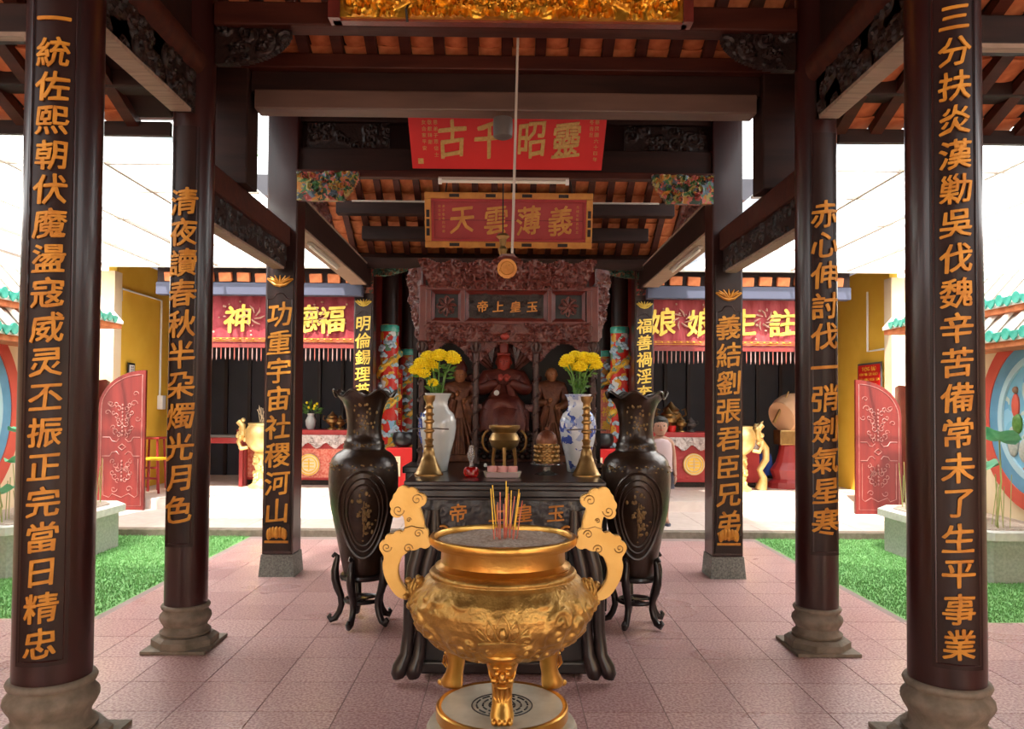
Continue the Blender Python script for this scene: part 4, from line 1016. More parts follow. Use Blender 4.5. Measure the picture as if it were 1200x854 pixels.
# incense sticks
rnd = random.Random(31)
STK = [(575,572,0),(577,568,0),(586,576,1),(590,590,1),(593,563,0),(595,570,0),(596,578,1),(599,574,0),(603,581,1),(608,573,0),(609,577,0),(612,586,1),(583,588,1),(592,583,1),(598,592,1)]
pos_word = ['leftmost of the tall incense sticks','second tall stick from the edge of the bunch','short red-ended stick near the leftmost ones','low red stub at the middle left','tallest incense stick of the bunch','tall stick leaning on the tallest','red-footed stick behind the tallest','stick just past the tallest one','middling stick with a red foot','tall stick near the other edge of the bunch','tall stick beside its near twin','outermost short stick of the bunch','low red stub nearest the leftmost sticks','red stub in the thick of the bunch','low red stub under the middling stick']
for i, (px, py, red) in enumerate(STK):
    y = UY + rnd.uniform(-.05,.05); top = P(px, py, y); bot = P(px*.6+590*.4+rnd.uniform(-2,2), 617, y); bot.z = .965
    n = obj('incense_stick', MB().tube([bot, bot*.6+top*.4, top], [.0022,.0022,.0020], 5), M['goldpaint' if not red else 'pinkpaper'] , loc=tuple(bot))
    tag(n, pos_word[i]+' in the urn ash', 'incense', 'incense sticks in the golden urn')
    if not red: obj('red_foot', MB().tube([bot, bot*.75+top*.25], .0032, 5), M['pinkpaper'], n)

# ================================================================== BRONZE VASES ON STANDS
def body_profile():
    raw = [(52,658),(58,654),(64,630),(70,600),(78,560),(90,500),(105,430),(112,370),(113,330),(111,300),(103,272),(88,255),(72,246),(66,240),(68,232),(64,226),(66,218),(60,212),(56,190),(55,165),(57,140),(62,112),(72,85),(88,66),(97,60)]
    return [(r*.0021, 1.702-c*.0021) for r, c in raw]
BP = body_profile(); bz = np.array([p[1] for p in BP]); br = np.array([p[0] for p in BP])
def surf(a, z, off=.003, c=(0,0)):
    r = float(np.interp(z, bz, br))+off; return (c[0]+r*sin(a), c[1]-r*cos(a), z)
def big_vase(x, y, face, label, dz=0):
    t = thing('bronze_vase', label, 'vase', (x,y,.33), 'tall bronze vases on stands')
    def wav(r, z, a, k):
        n = len(BP); w = max(0, (k-(n-4))/3.0)
        return (r*(1+.05*w*cos(7*a)), z+.022*w*cos(7*a))
    obj('body', MB().lathe(BP, (x,y,0), 56, wav), M['bronze'], t, True, ang=180)
    obj('lip', MB().tube([((.205*(1+.05*cos(7*a)))*cos(a)+x, (.205*(1+.05*cos(7*a)))*sin(a)+y, 1.576+.022*cos(7*a)) for a in np.linspace(0,2*pi,84,endpoint=False)], .009, 6, True), M['bronze'], t, True)
    q = lambda pts: [surf(face+a, z, o, (x,y)) for a, z, o in pts]
    mb = MB()
    for (da, dz2, rad, o) in ((.50,.205,.007,.004),(.62,.245,.006,.004),(.80,.29,.010,.004)):
        mb.tube(q([(da*sin(2*pi*i/44)*(1 if rad < .01 else 1), .765+dz2*cos(2*pi*i/44), o) for i in range(44)]), rad, 6, True)
    obj('medallion_ring', mb, M['bronze'], t, True)
    rnd = random.Random(4); mb = MB()
    for k in range(60):
        a, z = rnd.gauss(0,.16), .765+rnd.gauss(0,.075)
        if (a/.42)**2+((z-.765)/.18)**2 < 1: mb.ell(surf(face+a, z, .002, (x,y)), (rnd.uniform(.006,.013),.005,rnd.uniform(.006,.016)), 6, 5)
    mb.tube(q([(.02*sin(k), .62+k*.03, .002) for k in range(9)]), .004, 5)
    obj('gold_flowers', mb, M['inlay'], t, True)
    mb = MB()
    for k in range(30):
        a, z = rnd.gauss(0,.28), 1.38+rnd.gauss(0,.06); mb.ell(surf(face+a, min(z,1.5), .001, (x,y)), (rnd.uniform(.005,.010),.004,rnd.uniform(.006,.013)), 6, 5)
    for k in range(50):
        a, z = rnd.uniform(0,6.28), rnd.uniform(1.05,1.10); mb.ell(surf(a, z, .001, (x,y)), (.008,.008,.006), 6, 5)
    for k in range(18):
        a, z = rnd.gauss(0,.25), 1.225+rnd.uniform(-.008,.008); mb.ell(surf(face+a, z, .001, (x,y)), (.008,.005,.004), 6, 5)
    obj('neck_inlay', mb, M['inlay'], t, True)['kind'] = 'stuff'
    st = thing('vase_stand', 'black carved stand with curled legs under the bronze vase %s' % ('nearer the maroon banner' if x < 0 else 'hiding the child'), 'stand', (x,y,0), 'curled-leg vase stands')
    obj('seat_ring', MB().lathe([(.10,.315),(.145,.31),(.155,.325),(.15,.342),(.125,.345),(.10,.33)], (x,y,0), 40), M['blackwood'], st, True)
    obj('lower_ring', MB().tube([(x+.115*cos(2*pi*i/30), y+.115*sin(2*pi*i/30), .165) for i in range(30)], .014, 8, True), M['blackwood'], st, True)
    obj('hub', MB().lathe([(.0,.155),(.03,.155),(.03,.175),(0,.175)], (x,y,0), 16), M['blackwood'], st)
    for k in range(5):
        a = face+2*pi*(k+.5)/5+.2
        pr = [(.205,.455),(.19,.475),(.172,.46),(.175,.435),(.182,.40),(.188,.36),(.185,.31),(.17,.25),(.145,.19),(.14,.13),(.155,.08),(.18,.04),(.21,.028),(.225,.05),(.212,.068)]
        rr = [.012,.015,.017,.02,.024,.028,.030,.028,.024,.022,.022,.023,.022,.016,.010]
        obj('leg', MB().tube([(x+r*sin(a), y-r*cos(a), z) for r, z in pr], rr, 10), M['blackwood'], st, True)
        obj('spoke', MB().tube([(x,y,.165),(x+.12*sin(a),y-.12*cos(a),.165)], .007, 6), M['blackwood'], st)
big_vase(-.965, 5.32, .18, 'tall dark bronze vase with wavy lip and gold medallion, nearer the maroon banner')
big_vase(.915, 5.32, -.10, 'tall dark bronze vase with wavy lip, a child peeping from behind it')

# ================================================================== FRONT ALTAR TABLE
TX = .008; TY0 = 4.15
t = thing('altar_table', 'black carved altar table with gilt characters 帝上皇玉 on its apron', 'table', (TX,4.65,0))
obj('tabletop', MB().bbox(TX-.545,TX+.545,TY0,5.15,1.065,1.09,.006).bbox(TX-.525,TX+.525,TY0+.015,5.14,1.04,1.066,.006), M['blackwood'], t)
obj('waist', MB().bbox(TX-.505,TX+.505,TY0+.04,5.12,1.0,1.04,.006).bbox(TX-.52,TX+.52,TY0+.02,5.13,.985,1.003,.005), M['blackwood'], t)
ap = relief(.99,.155,.010,.008,30,17,.03,.07,sym=True,thick=.03).xf(T((TX-.495, TY0+.05, .835)))
apo = obj('apron', ap, M['slateapron'], t, True)
for ch, px in zip('帝上皇玉', (537,583,614,651)):
    p = P(px, 602, TY0+.04); obj('gilt_character', glyph_mb(ch, .092, .018, .008).xf(T((p.x, TY0+.044, .915))), M['orangeframe'], apo)
obj('front_panel', MB().bbox(TX-.44,TX+.44,TY0+.16,TY0+.19,.06,.84,.008).bbox(TX-.36,TX+.36,TY0+.145,TY0+.165,.16,.76,.01), mat('dark_grey_panel', (.018,.014,.014), .4, col2=(.03,.022,.022), nscale=4), t)
obj('bottom_rail', MB().bbox(TX-.46,TX+.46,TY0+.12,TY0+.2,.02,.085,.01), M['blackwood'], t)
obj('side_panel', MB().box(TX-.46,TX-.43,TY0+.18,5.05,.05,.98).box(TX+.43,TX+.46,TY0+.18,5.05,.05,.98), M['blackwood'], t)
for s in (-1, 1):
    for yy, nm in ((TY0+.06, 'front'), (5.08, 'rear')):
        for k, dx in enumerate((-.034, .034)):
            pts = [(TX+s*(.40)+dx*.6, yy, .93),(TX+s*(.41)+dx, yy-.005, .80),(TX+s*.455+dx, yy-.02,.62),(TX+s*.475+dx, yy-.02,.45),(TX+s*.482+dx, yy-.01,.28),(TX+s*.495+dx, yy-.01,.15),(TX+s*.52+dx*1.1, yy-.025,.085),(TX+s*.528+dx*1.2, yy-.03,.05),(TX+s*.525+dx*1.2, yy-.03,.03)]
            obj('leg', MB().tube(pts, [.03,.036,.040,.036,.032,.036,.044,.040,.030], 12), M['blackwood'], t, True)
    # open scroll bracket in the corner between apron and leg
    pts = [(TX+s*(.335+.045*cos(a)*(1-a/14)), TY0+.04, .80+.05*sin(a)*(1-a/14)) for a in np.linspace(0,9,26)]
    obj('corner_scroll', MB().tube(pts, .007, 6), M['orangeframe'], t, True)
ZT = 1.09
def atP(px, Y): return P(px, 500, Y).x
# candlesticks
def candlestick(x, y, label):
    pr = [(.084,0),(.084,.008),(.078,.014),(.070,.03),(.058,.055),(.050,.075),(.042,.10),(.038,.105),(.034,.13),(.030,.15),(.024,.16),(.03,.17),(.02,.18),(.024,.20),(.030,.205),(.020,.215),(.020,.245),(.032,.255),(.032,.262),(.02,.27),(.02,.30),(.03,.31),(.03,.318),(.02,.328),(.02,.345),(.030,.355),(.020,.365),(.020,.385),(.028,.392),(.022,.40),(.022,.425),(.032,.44),(.036,.465),(.030,.466),(.02,.44),(.0,.44)]
    t = thing('candlestick', label, 'candlestick', (x,y,ZT), 'brass candlesticks on the altar table')
    obj('stem', MB().lathe(pr, (x,y,ZT), 28), M['oldbrass'], t, True)
    obj('cross_rod', MB().tube([(x-.115,y,ZT+.268),(x-.04,y,ZT+.272),(x+.04,y,ZT+.272),(x+.115,y,ZT+.268)], .0045, 6), M['grey'], t)
    return t
candlestick(atP(503.5,4.55), 4.52, 'tall ribbed brass candlestick before the plain white vase')
candlestick(atP(686.5,4.55), 4.52, 'tall ribbed brass candlestick before the blue patterned vase')
# porcelain vases and chrysanthemums
VP_ = [(.055,0),(.065,.005),(.07,.05),(.085,.12),(.105,.20),(.115,.27),(.112,.32),(.095,.36),(.070,.385),(.060,.41),(.062,.44),(.080,.475),(.086,.482),(.078,.482),(.055,.43),(.05,.40),(0,.39)]
def porcelain(x, y, m_, label):
    t = thing('porcelain_vase', label, 'vase', (x,y,ZT), 'porcelain vases on the altar table')
    obj('body', MB().lathe(VP_, (x,y,ZT), 36), m_, t, True, ang=180); return t
lv = porcelain(atP(513,4.78), 4.78, M['celadon'], 'pale white porcelain vase holding loose yellow chrysanthemums')
mb = MB()
for k in range(26):
    rnd = random.Random(k); a = R(200)+rnd.uniform(-.35,.35); z = rnd.uniform(.08,.36); r = float(np.interp(z, [p[1] for p in VP_[:13]], [p[0] for p in VP_[:13]]))
    mb.ell((atP(513,4.78)+r*cos(a), 4.78+r*sin(a), ZT+z), (.008,.01,.014), 6, 5)
obj('blue_pattern', mb, mat('cobalt_blue', (.05,.09,.35), .2), lv, True)
rv = porcelain(atP(677,4.78), 4.78, M['porcelain'], 'blue and white porcelain vase holding a tight bunch of yellow chrysanthemums')
def mum(c, r, up=0):
    mb = MB(); rnd = random.Random(int(c[0]*1e4)%9999)
    mb.ell(c, (r*.72,r*.72,r*.62), 10, 6)
    for layer, (n, rr, ti) in enumerate(((13,.85,-.5),(16,1.0,-.1),(16,1.0,.25),(13,.95,.6),(9,.9,.95),(5,.85,1.3))):
        for i in range(n):
            a = 2*pi*i/n+layer*.3; q = Vector((cos(a)*cos(ti), sin(a)*cos(ti), sin(ti)))
            b = Vector(c)+q*r*.25; e = Vector(c)+q*r*rr; mb.tube([b, b*.4+e*.6, e], [r*.11, r*.19, r*.08], 4)
    return mb
def bouquet(vx, vy, heads, gname, words_):
    mouth = Vector((vx, vy, ZT+.47))
    for k, (px, py, rpx) in enumerate(heads):
        y = vy + (-.04,.03,0,-.02,.05)[k%5]; c = P(px, py, y); r = rpx*y/F
        t = thing('chrysanthemum', '%s yellow chrysanthemum in the %s' % (words_[k], gname), 'flower', tuple(mouth), 'yellow chrysanthemums in the %s' % gname)
        obj('flower_head', mum(c, r), M['petal'], t, True)
        obj('stem', MB().tube([mouth+Vector((0,0,-.1)), mouth+(c-mouth)*.5+Vector((0,0,.02)), c], .005, 5), M['leaf'], t)
        mb = MB(); rnd = random.Random(k)
        for j in range(5):
            b = mouth+(c-mouth)*rnd.uniform(.1,.75); d = Vector((rnd.gauss(0,1),rnd.gauss(0,.7),rnd.uniform(-.1,.6))).normalized()*rnd.uniform(.04,.07); w = d.orthogonal().normalized()*.013
            mb.add([b, b+d*.5+w, b+d, b+d*.5-w], [(0,1,2,3)]); mb.add([b+Vector((0,.002,0)), b+d*.5+w+Vector((0,.002,0)), b+d+Vector((0,.002,0)), b+d*.5-w+Vector((0,.002,0))], [(3,2,1,0)])
        obj('leaves', mb, M['leaf'], t)['kind'] = 'stuff'
bouquet(atP(513,4.78), 4.78, [(493,426,9),(502,419,10),(515,417,10),(486,434,8),(507,430,9),(531,421,10),(529,417,8),(507,449,7),(497,438,8)], 'white vase',
        ['large upper','high','topmost','lowest outer','central','separate','small separate','small low','lower'])
bouquet(atP(677,4.78), 4.78, [(665,422,9),(674,418,9),(684,420,10),(694,421,10),(669,430,9),(680,430,9),(691,429,9),(699,428,8),(661,426,7)], 'blue and white vase',
        ['upper outer','high','topmost','high far','lower outer','central','lower','outermost','small edge'])
# small things in the middle of the table
x = atP(552.5,4.42)
t = thing('oil_lamp', 'small glass oil lamp with a red glass base beside the pink cups', 'lamp', (x,4.42,ZT))
obj('oil_bowl', MB().lathe([(.0,0),(.03,0),(.043,.012),(.044,.04),(.034,.056),(.012,.06),(0,.06)], (x,4.42,ZT), 24), M['redglass'], t, True)
obj('chimney', MB().lathe([(.012,.06),(.01,.085),(.022,.11),(.024,.135),(.014,.16),(.013,.18),(.010,.18),(.011,.16),(.02,.135),(.018,.11),(.007,.085),(.009,.06)], (x,4.42,ZT), 20), M['glass'], t, True)
x0 = atP(589,4.42)
t = thing('offering_tray', 'small white oval tray under three pink cups', 'tray', (x0,4.42,ZT))
obj('tray', MB().lathe([(0,.004),(.085,.004),(.105,.03),(.11,.032),(.10,.0),(.08,0)], (x0,4.42,ZT), 32, sy=.6), M['marble'], t, True)
for k, wd in enumerate(('leftmost','middle','rightmost')):
    c = tag(obj('cup', MB().lathe([(0,.0),(.02,0),(.028,.02),(.030,.05),(.026,.05),(.024,.02),(0,.012)], (x0-.058+.058*k,4.41,ZT+.012), 20), M['pink'], None, True), '%s of three pink cups on the white tray' % wd, 'cup', 'pink cups on the tray')
tag(obj('offering_label', MB().bbox(x0-.09,x0+.09,4.345,4.352,ZT+.002,ZT+.03,.002), M['shirt']), 'pale pink strip lying before the cups', 'strip')
x1 = atP(591,4.95)
t = thing('table_censer', 'small round brass censer with loop handles in the middle of the altar', 'censer', (x1,4.95,ZT))
obj('bowl', MB().lathe([(.0,.10),(.05,.105),(.085,.13),(.10,.17),(.085,.205),(.075,.215),(.092,.235),(.10,.245),(.10,.262),(.09,.262),(.07,.23),(0,.225)], (x1,4.95,ZT+.02), 36), M['oldbrass'], t, True)
for s in (-1,1):
    obj('loop_handle', MB().tube([(x1+s*(.095+.045*sin(a)), 4.95, ZT+.18+.07*cos(a)) for a in np.linspace(.2,pi-.1,14)], .008, 6), M['oldbrass'], t, True)
for a in (R(90),R(210),R(330)): obj('foot', MB().tube([(x1+.07*cos(a),4.95-.07*sin(a),ZT+.14),(x1+.085*cos(a),4.95-.085*sin(a),ZT+.06),(x1+.08*cos(a),4.95-.08*sin(a),ZT+.0)], [.014,.010,.012], 8), M['oldbrass'], t, True)
x2 = atP(639,4.75)
t = thing('fruit_stand', 'low footed glass stand carrying a brown tiered offering', 'stand', (x2,4.6,ZT))
obj('dish', MB().lathe([(.075,0),(.06,.008),(.022,.02),(.02,.045),(.08,.055),(.10,.062),(.10,.068),(.0,.06)], (x2,4.6,ZT), 28), M['glass'], t, True)
o_ = thing('tiered_offering', 'brown beaded tiered offering under a clear dome on the glass stand', 'offering', (x2,4.6,ZT+.07))
mb = MB()
for k in range(4):
    for i in range(14): a = 2*pi*i/14+k*.2; mb.ell((x2+.066*cos(a), 4.6+.066*sin(a), ZT+.085+k*.027), .014, 8, 6)
obj('beaded_tiers', mb.lathe([(.062,.07),(.062,.185),(0,.185)], (x2,4.6,ZT), 20), M['oldbrass'], o_, True)
obj('dome_lid', MB().lathe([(.062,.185),(.065,.2),(.055,.235),(.03,.258),(.012,.265),(.014,.28),(0,.29)], (x2,4.6,ZT), 24), M['brownrobe'], o_, True)
tag(obj('white_bead', MB().ell((atP(569,4.75),4.75,ZT+.04), .012), M['white'], None, True), 'tiny white bead between the oil lamp and the censer', 'bead')  # small plain white ball
tag(obj('low_cupboard', MB().bbox(-.50,.52,5.16,5.61,0,1.05,.006), M['blackwood']), 'plain black cupboard between the table and the shrine platform', 'cupboard')

# ================================================================== SHRINE CABINET AND DEITIES
SYF = 5.9    # front plane of the canopy
sx = lambda px, Y=SYF: P(px, 380, Y).x
t = thing('shrine_cabinet', 'tall carved rosewood shrine with crested canopy and sign 帝上皇玉', 'shrine', (.02,6.3,0))
obj('platform', MB().bbox(-.72,.76,5.64,7.0,0,1.02,.01).bbox(-.74,.78,5.62,7.0,1.0,1.05,.008), M['blackwood'], t)
obj('rear_wall', MB().box(-.70,.74,6.75,6.79,1.0,2.6), mat('very_dark_rosewood', (.022,.008,.006), .5), t)
obj('side_wall', MB().box(-.72,-.69,6.05,6.79,1.0,2.5), M['carved'], t)
obj('side_wall', MB().box(.73,.76,6.05,6.79,1.0,2.5), M['carved'], t)
# crest: outline with lobes, scroll relief
W_, H_ = 1.43, .245
def crest_in(u, v):
    x = (u-.5)*2; ax = np.abs(x)
    top = .80+.06*np.cos(ax*22)+np.where(ax < .17, .22*np.sqrt(np.clip(1-(ax/.18)**2,0,1)), 0)+.08*np.clip((ax-.82)/.15,0,1)
    low = 1-.17*(1-v)     # narrows towards the foot
    return (v < top) & (ax < low)
cr_ = clean(relief(W_, H_+.02, .0085, .035, 60, 5, .035, .09, inside=crest_in, thick=.04, sym=True)).xf(RX(R(12))).xf(T((sx(594)-W_/2, SYF-.02, 2.395)))
co_ = obj('crest', cr_, M['rosecarve'], t, True)
em_ = MB().lathe([(0,-.012),(.055,-.012),(.062,-.006),(.066,-.012),(.072,-.012),(.075,0),(0,0)], seg=32).xf(T((sx(593.5), SYF-.085, 2.54)) @ RX(R(102)))
eo = obj('gold_roundel', em_, M['orangeframe'], co_, True)
mb = MB()
for k in range(-2,3): mb.box(-.035,.035,-.004,0,k*.015-.003,k*.015+.003)
mb.box(-.003,.003,-.004,0,-.04,.04).tube([(.05*cos(a),-.002,.05*sin(a)) for a in np.linspace(0,2*pi,24,endpoint=False)], .003, 4, True)
obj('roundel_mark', mb.xf(T((sx(593.5), SYF-.103, 2.54)) @ RX(R(12))), M['gilt'], co_)
xa, xb = sx(502), sx(690)
z1, z2 = 2.395, 2.135
mb = MB().bbox(xa-.02,xb+.02,SYF-.03,SYF+.06,z1-.012,z1+.012,.004).bbox(xa,xb,SYF-.01,SYF+.06,z2-.01,z2+.015,.004)
for px in (502,542,644,690):
    mb.bbox(sx(px)-.018,sx(px)+.018,SYF-.015,SYF+.05,z2,z1,.006)
obj('frame', mb, M['rosewood'], t)
obj('side_stile', MB().bbox(xa-.075,xa-.015,SYF-.02,SYF+.12,1.99,2.42,.01), M['rosewood'], t)
obj('side_stile', MB().bbox(xb+.015,xb+.075,SYF-.02,SYF+.12,1.99,2.42,.01), M['rosewood'], t)
# three fields: two pierced lattices and the name panel
npn = relief(sx(640)-sx(546),.20,.012,.008,20,8,.02,.05,thick=.01).xf(T((sx(546), SYF+.02, 2.165)))
no = obj('name_panel', npn, M['carved'], t, True)
def mould(x0, x1, z0, z1, d=.02, y=SYF):
    return MB().add([(x0,y,z0),(x1,y,z0),(x1,y,z1),(x0,y,z1),(x0+d,y+.02,z0+d),(x1-d,y+.02,z0+d),(x1-d,y+.02,z1-d),(x0+d,y+.02,z1-d)],
                    [(0,1,5,4),(1,2,6,5),(2,3,7,6),(3,0,4,7)])
obj('panel_moulding', mould(sx(545),sx(641),z2+.012,z1-.012,.028), M['rosewood'], t)
for ch, px in zip('帝上皇玉', (565,583.5,604,623.5)):
    obj('gilt_character', glyph_mb(ch, .082, .022, .008).xf(T((sx(px), SYF+.012, 2.262))), M['orangeframe'], no)
for (pa, pb) in ((505,540),(647,686)):
    obj('panel_moulding', mould(sx(pa),sx(pb),z2+.012,z1-.012,.026), M['rosewood'], t)
    cx, cz = (sx(pa)+sx(pb))/2, (z1+z2)/2; mb = MB(); rnd = random.Random(2)
    for k in range(8):
        a = k*pi/4; mb.tube([(cx,SYF+.02,cz),(cx+.04*cos(a+.3),SYF+.015,cz+.04*sin(a+.3)),(cx+.08*cos(a),SYF+.02,cz+.08*sin(a))], [.006,.012,.005], 5)
        mb.tube([(cx+.055*cos(a)+.02*cos(q),SYF+.02,cz+.055*sin(a)+.02*sin(q)) for q in np.linspace(0,5,9)], .005, 5)
    mb.ell((cx,SYF+.01,cz),.016,8,6)
    obj('pierced_lattice', mb, M['rosecarve'], t, True)
    obj('lattice_back', MB().box(sx(pa),sx(pb),SYF+.05,SYF+.055,z2,z1), M['black'], t)
obj('carved_apron', relief(xb-xa+.06,.145,.009,.022,46,55,.02,.055,sym=True,thick=.03).xf(T((xa-.03, SYF-.005, 1.99))), M['rosecarve'], t, True)
obj('canopy_roof', MB().box(xa-.07,xb+.07,SYF+.05,6.79,2.40,2.43), M['rosewood'], t)
for s, px in ((-1,494),(1,698)):
    # pendant side wings tapering downwards
    w = clean(relief(.15,.56,.010,.022,20,66+s,.03,.06,inside=lambda u,v: u < .25+.75*np.clip(v*1.3,0,1)**.7+.05*np.sin(v*25),thick=.02))
    w.f = w.f
    if s < 0: w.xf(Matrix.Diagonal((-1,1,1,1))); w.f = [f[::-1] for f in w.f]
    w.xf(RZ(s*R(38))).xf(T((sx(502)-.06 if s < 0 else sx(690)+.06, SYF+.0, 2.0)))
    obj('side_wing', w, M['rosecarve'], t, True)
M['postwood'] = mat('dark_carved_post', (.04,.012,.010), .4, col2=(.08,.03,.022), nscale=40)
for px in (494,557.5,628.5,696):
    x = sx(px); mb = MB()
    mb.lathe([(.03,1.04),(.034,1.06),(.022,1.10),(.026,1.2),(.022,1.3),(.026,1.42),(.021,1.5),(.026,1.6),(.021,1.7),(.026,1.82),(.03,1.90),(.02,1.93),(.035,1.97),(.035,2.0)], (x,SYF+.05,0), 14)
    for k in range(60):
        a = k*.7; mb.ell((x+.026*cos(a), SYF+.05+.026*sin(a), 1.08+k*.0145), (.011,.011,.009), 6, 5)
    mb.tube([(x+.035*sin(a), SYF+.01, 1.95+.045*cos(a)) for a in np.linspace(0,2*pi,12,endpoint=False)], .01, 6, True)
    obj('post', mb, M['postwood'], t, True)
    # hanging spandrel carving beside each inner post
for (a_, b_) in ((500,553),(562,624),(633,692)):
    wv = clean(relief(sx(b_)-sx(a_),.17,.010,.02,24,int(a_),.02,.05,inside=lambda u,v: v > 1-.95*np.abs(2*u-1)**1.6-.12, thick=.02)).xf(T((sx(a_), SYF+.04, 1.83)))
    obj('spandrel', wv, M['rosecarve'], t, True)
tag(obj('red_bulb', MB().ell(tuple(P(591.5,394,5.86)), (.035,.03,.028)), M['redface'], None, True), 'round red pompom hanging under the middle of the shrine canopy', 'pompom')

def face(mb_head, hx, hy, hz, r):
    """nose, eyes, brows, mouth, ears added on a head of radius r facing -Y"""
    mb_head.ell((hx, hy-r*.93, hz-.02*r), (r*.13, r*.2, r*.24), 8, 6)
    mb_head.ell((hx, hy-r*.86, hz-.42*r), (r*.26, r*.10, r*.08), 8, 6)
    for s in (-1,1):
        mb_head.ell((hx+s*r*.92, hy+.05*r, hz-.02*r), (r*.10, r*.18, r*.28), 8, 6)
        mb_head.ell((hx+s*r*.34, hy-r*.80, hz+.27*r), (r*.22, r*.09, r*.05), 8, 5)
def head_loft(hx, hy, hz, r):
    return MB().loft([(hx,hy-.05*r,hz-1.15*r,r*.30,r*.30),(hx,hy-.15*r,hz-1.0*r,r*.52,r*.58),(hx,hy-.08*r,hz-.6*r,r*.76,r*.82),(hx,hy,hz-.1*r,r*.90,r*.95),(hx,hy+.03*r,hz+.35*r,r*.93,r*1.0),(hx,hy+.05*r,hz+.75*r,r*.80,r*.85),(hx,hy+.05*r,hz+1.05*r,r*.45,r*.48),(hx,hy+.05*r,hz+1.15*r,r*.1,r*.1)], 20)
def deity(x, y, z0, H, seated, robe, facem, label, cat='statue', grp=None, hat=None, lean=0):
    t = thing('deity_statue', label, cat, (x,y,z0), grp)
    hr = H*(.085 if seated else .068)
    hz = z0+H-(hr*1.2)-(H*.10 if hat else 0)
    sh = hz-hr*1.5
    if seated:
        v = [(x,y,z0+H*.30),(x,y,z0+H*.48),(x,y-.01,sh),(x,y-.01,hz-hr*.7),
             (x-H*.17,y,sh-.01),(x-H*.24,y-.06,z0+H*.50),(x-H*.05,y-.15,z0+H*.60),(x+H*.17,y,sh-.01),(x+H*.24,y-.06,z0+H*.50),(x+H*.05,y-.15,z0+H*.60),
             (x-H*.13,y-.12,z0+H*.32),(x-H*.15,y-.15,z0+H*.04),(x+H*.13,y-.12,z0+H*.32),(x+H*.15,y-.15,z0+H*.04)]
        e = [(0,1),(1,2),(2,3),(2,4),(4,5),(5,6),(2,7),(7,8),(8,9),(0,10),(10,11),(0,12),(12,13)]
        r_ = [H*.13,H*.13,H*.12,hr*.5,H*.08,H*.08,H*.05,H*.08,H*.08,H*.05,H*.12,H*.10,H*.12,H*.10]
        hands = [(x-H*.03,y-.17,z0+H*.63),(x+H*.03,y-.17,z0+H*.63)]
    else:
        v = [(x,y,z0+H*.45),(x,y,z0+H*.62),(x,y,sh-.01),(x,y-.005,hz-hr*.7),
             (x-H*.12,y,sh-.015),(x-H*.165,y-.03,z0+H*.60),(x-H*.04,y-.09,z0+H*.62),(x+H*.12,y,sh-.015),(x+H*.165,y-.03,z0+H*.60),(x+H*.05,y-.09,z0+H*.55),
             (x-H*.045,y,z0+H*.25),(x-H*.05,y-.01,z0+H*.05),(x+H*.045,y,z0+H*.25),(x+H*.05,y-.01,z0+H*.05)]
        e = [(0,1),(1,2),(2,3),(2,4),(4,5),(5,6),(2,7),(7,8),(8,9),(0,10),(10,11),(0,12),(12,13)]
        r_ = [H*.10,H*.095,H*.09,hr*.5,H*.055,H*.06,H*.04,H*.055,H*.06,H*.04,H*.085,H*.08,H*.085,H*.08]
        hands = [(x-H*.02,y-.105,z0+H*.63),(x+H*.05,y-.11,z0+H*.56)]
    b = obj('robed_body', skin_fig(v, e, r_, 2), robe, t, True, ang=180)
    # draped sleeves and hem folds
    mb = MB()
    for s in (-1,1):
        mb.tube([(x+s*H*.05,y-.13 if seated else y-.085,z0+H*.58),(x+s*H*.09,y-.10 if seated else y-.07,z0+H*.44),(x+s*H*.10,y-.09 if seated else y-.06,z0+H*.30)], [H*.035,H*.05,H*.012], 8)
    for k in range(7):
        q = (k-3)*H*.045; mb.tube([(x+q*.5,y-H*(.16 if seated else .10),z0+H*.40),(x+q,y-H*(.24 if seated else .115),z0+H*.2),(x+q*1.3,y-H*(.26 if seated else .11),z0+H*.02)], [H*.008,H*.014,H*.012], 6)
    n0 = len(mb.v)
    if seated: rings = [(x,y-.06,z0,H*.27,H*.22),(x,y-.06,z0+H*.15,H*.26,H*.22),(x,y-.05,z0+H*.32,H*.27,H*.21),(x,y-.03,z0+H*.40,H*.20,H*.15)]
    else: rings = [(x,y,z0,H*.15,H*.11),(x,y,z0+H*.2,H*.14,H*.10),(x,y,z0+H*.45,H*.12,H*.095),(x,y,z0+H*.6,H*.10,H*.085)]
    mb.loft(rings, 32)
    for i in range(n0, len(mb.v)):
        vx, vy, vz = mb.v[i]; a_ = math.atan2(vy-y, vx-x); k_ = 1+.06*cos(11*a_)*(1-(vz-z0)/H); mb.v[i] = (x+(vx-x)*k_, y+(vy-y)*k_, vz)
    obj('drapery', mb, robe, t, True)
    mbh = head_loft(x, y-.01, hz, hr); face(mbh, x, y-.01, hz, hr)
    h = obj('head', mbh, facem, t, True)
    em = MB()
    for s in (-1,1): em.ell((x+s*hr*.33, y-.01-hr*.86, hz+.08*hr), (hr*.13,hr*.06,hr*.05), 8, 5)
    obj('eyes', em, M['black'], h, True)
    hb = MB()
    for i, c in enumerate(hands):
        hb.ell(c, (hr*.30,hr*.22,hr*.36), 8, 6)
        for k in range(4): hb.tube([(c[0]+(k-1.5)*hr*.13, c[1]-hr*.1, c[2]+hr*.1),(c[0]+(k-1.5)*hr*.13, c[1]-hr*.2, c[2]+hr*(.55-.06*abs(k-1.5)))], hr*.07, 5)
        hb.tube([(c[0]+hr*.25, c[1], c[2]),(c[0]+hr*.42, c[1]-hr*.12, c[2]+hr*.3)], hr*.08, 5)
    obj('hands', hb, facem, t, True)
    return t, hz, hr
zS = 1.05
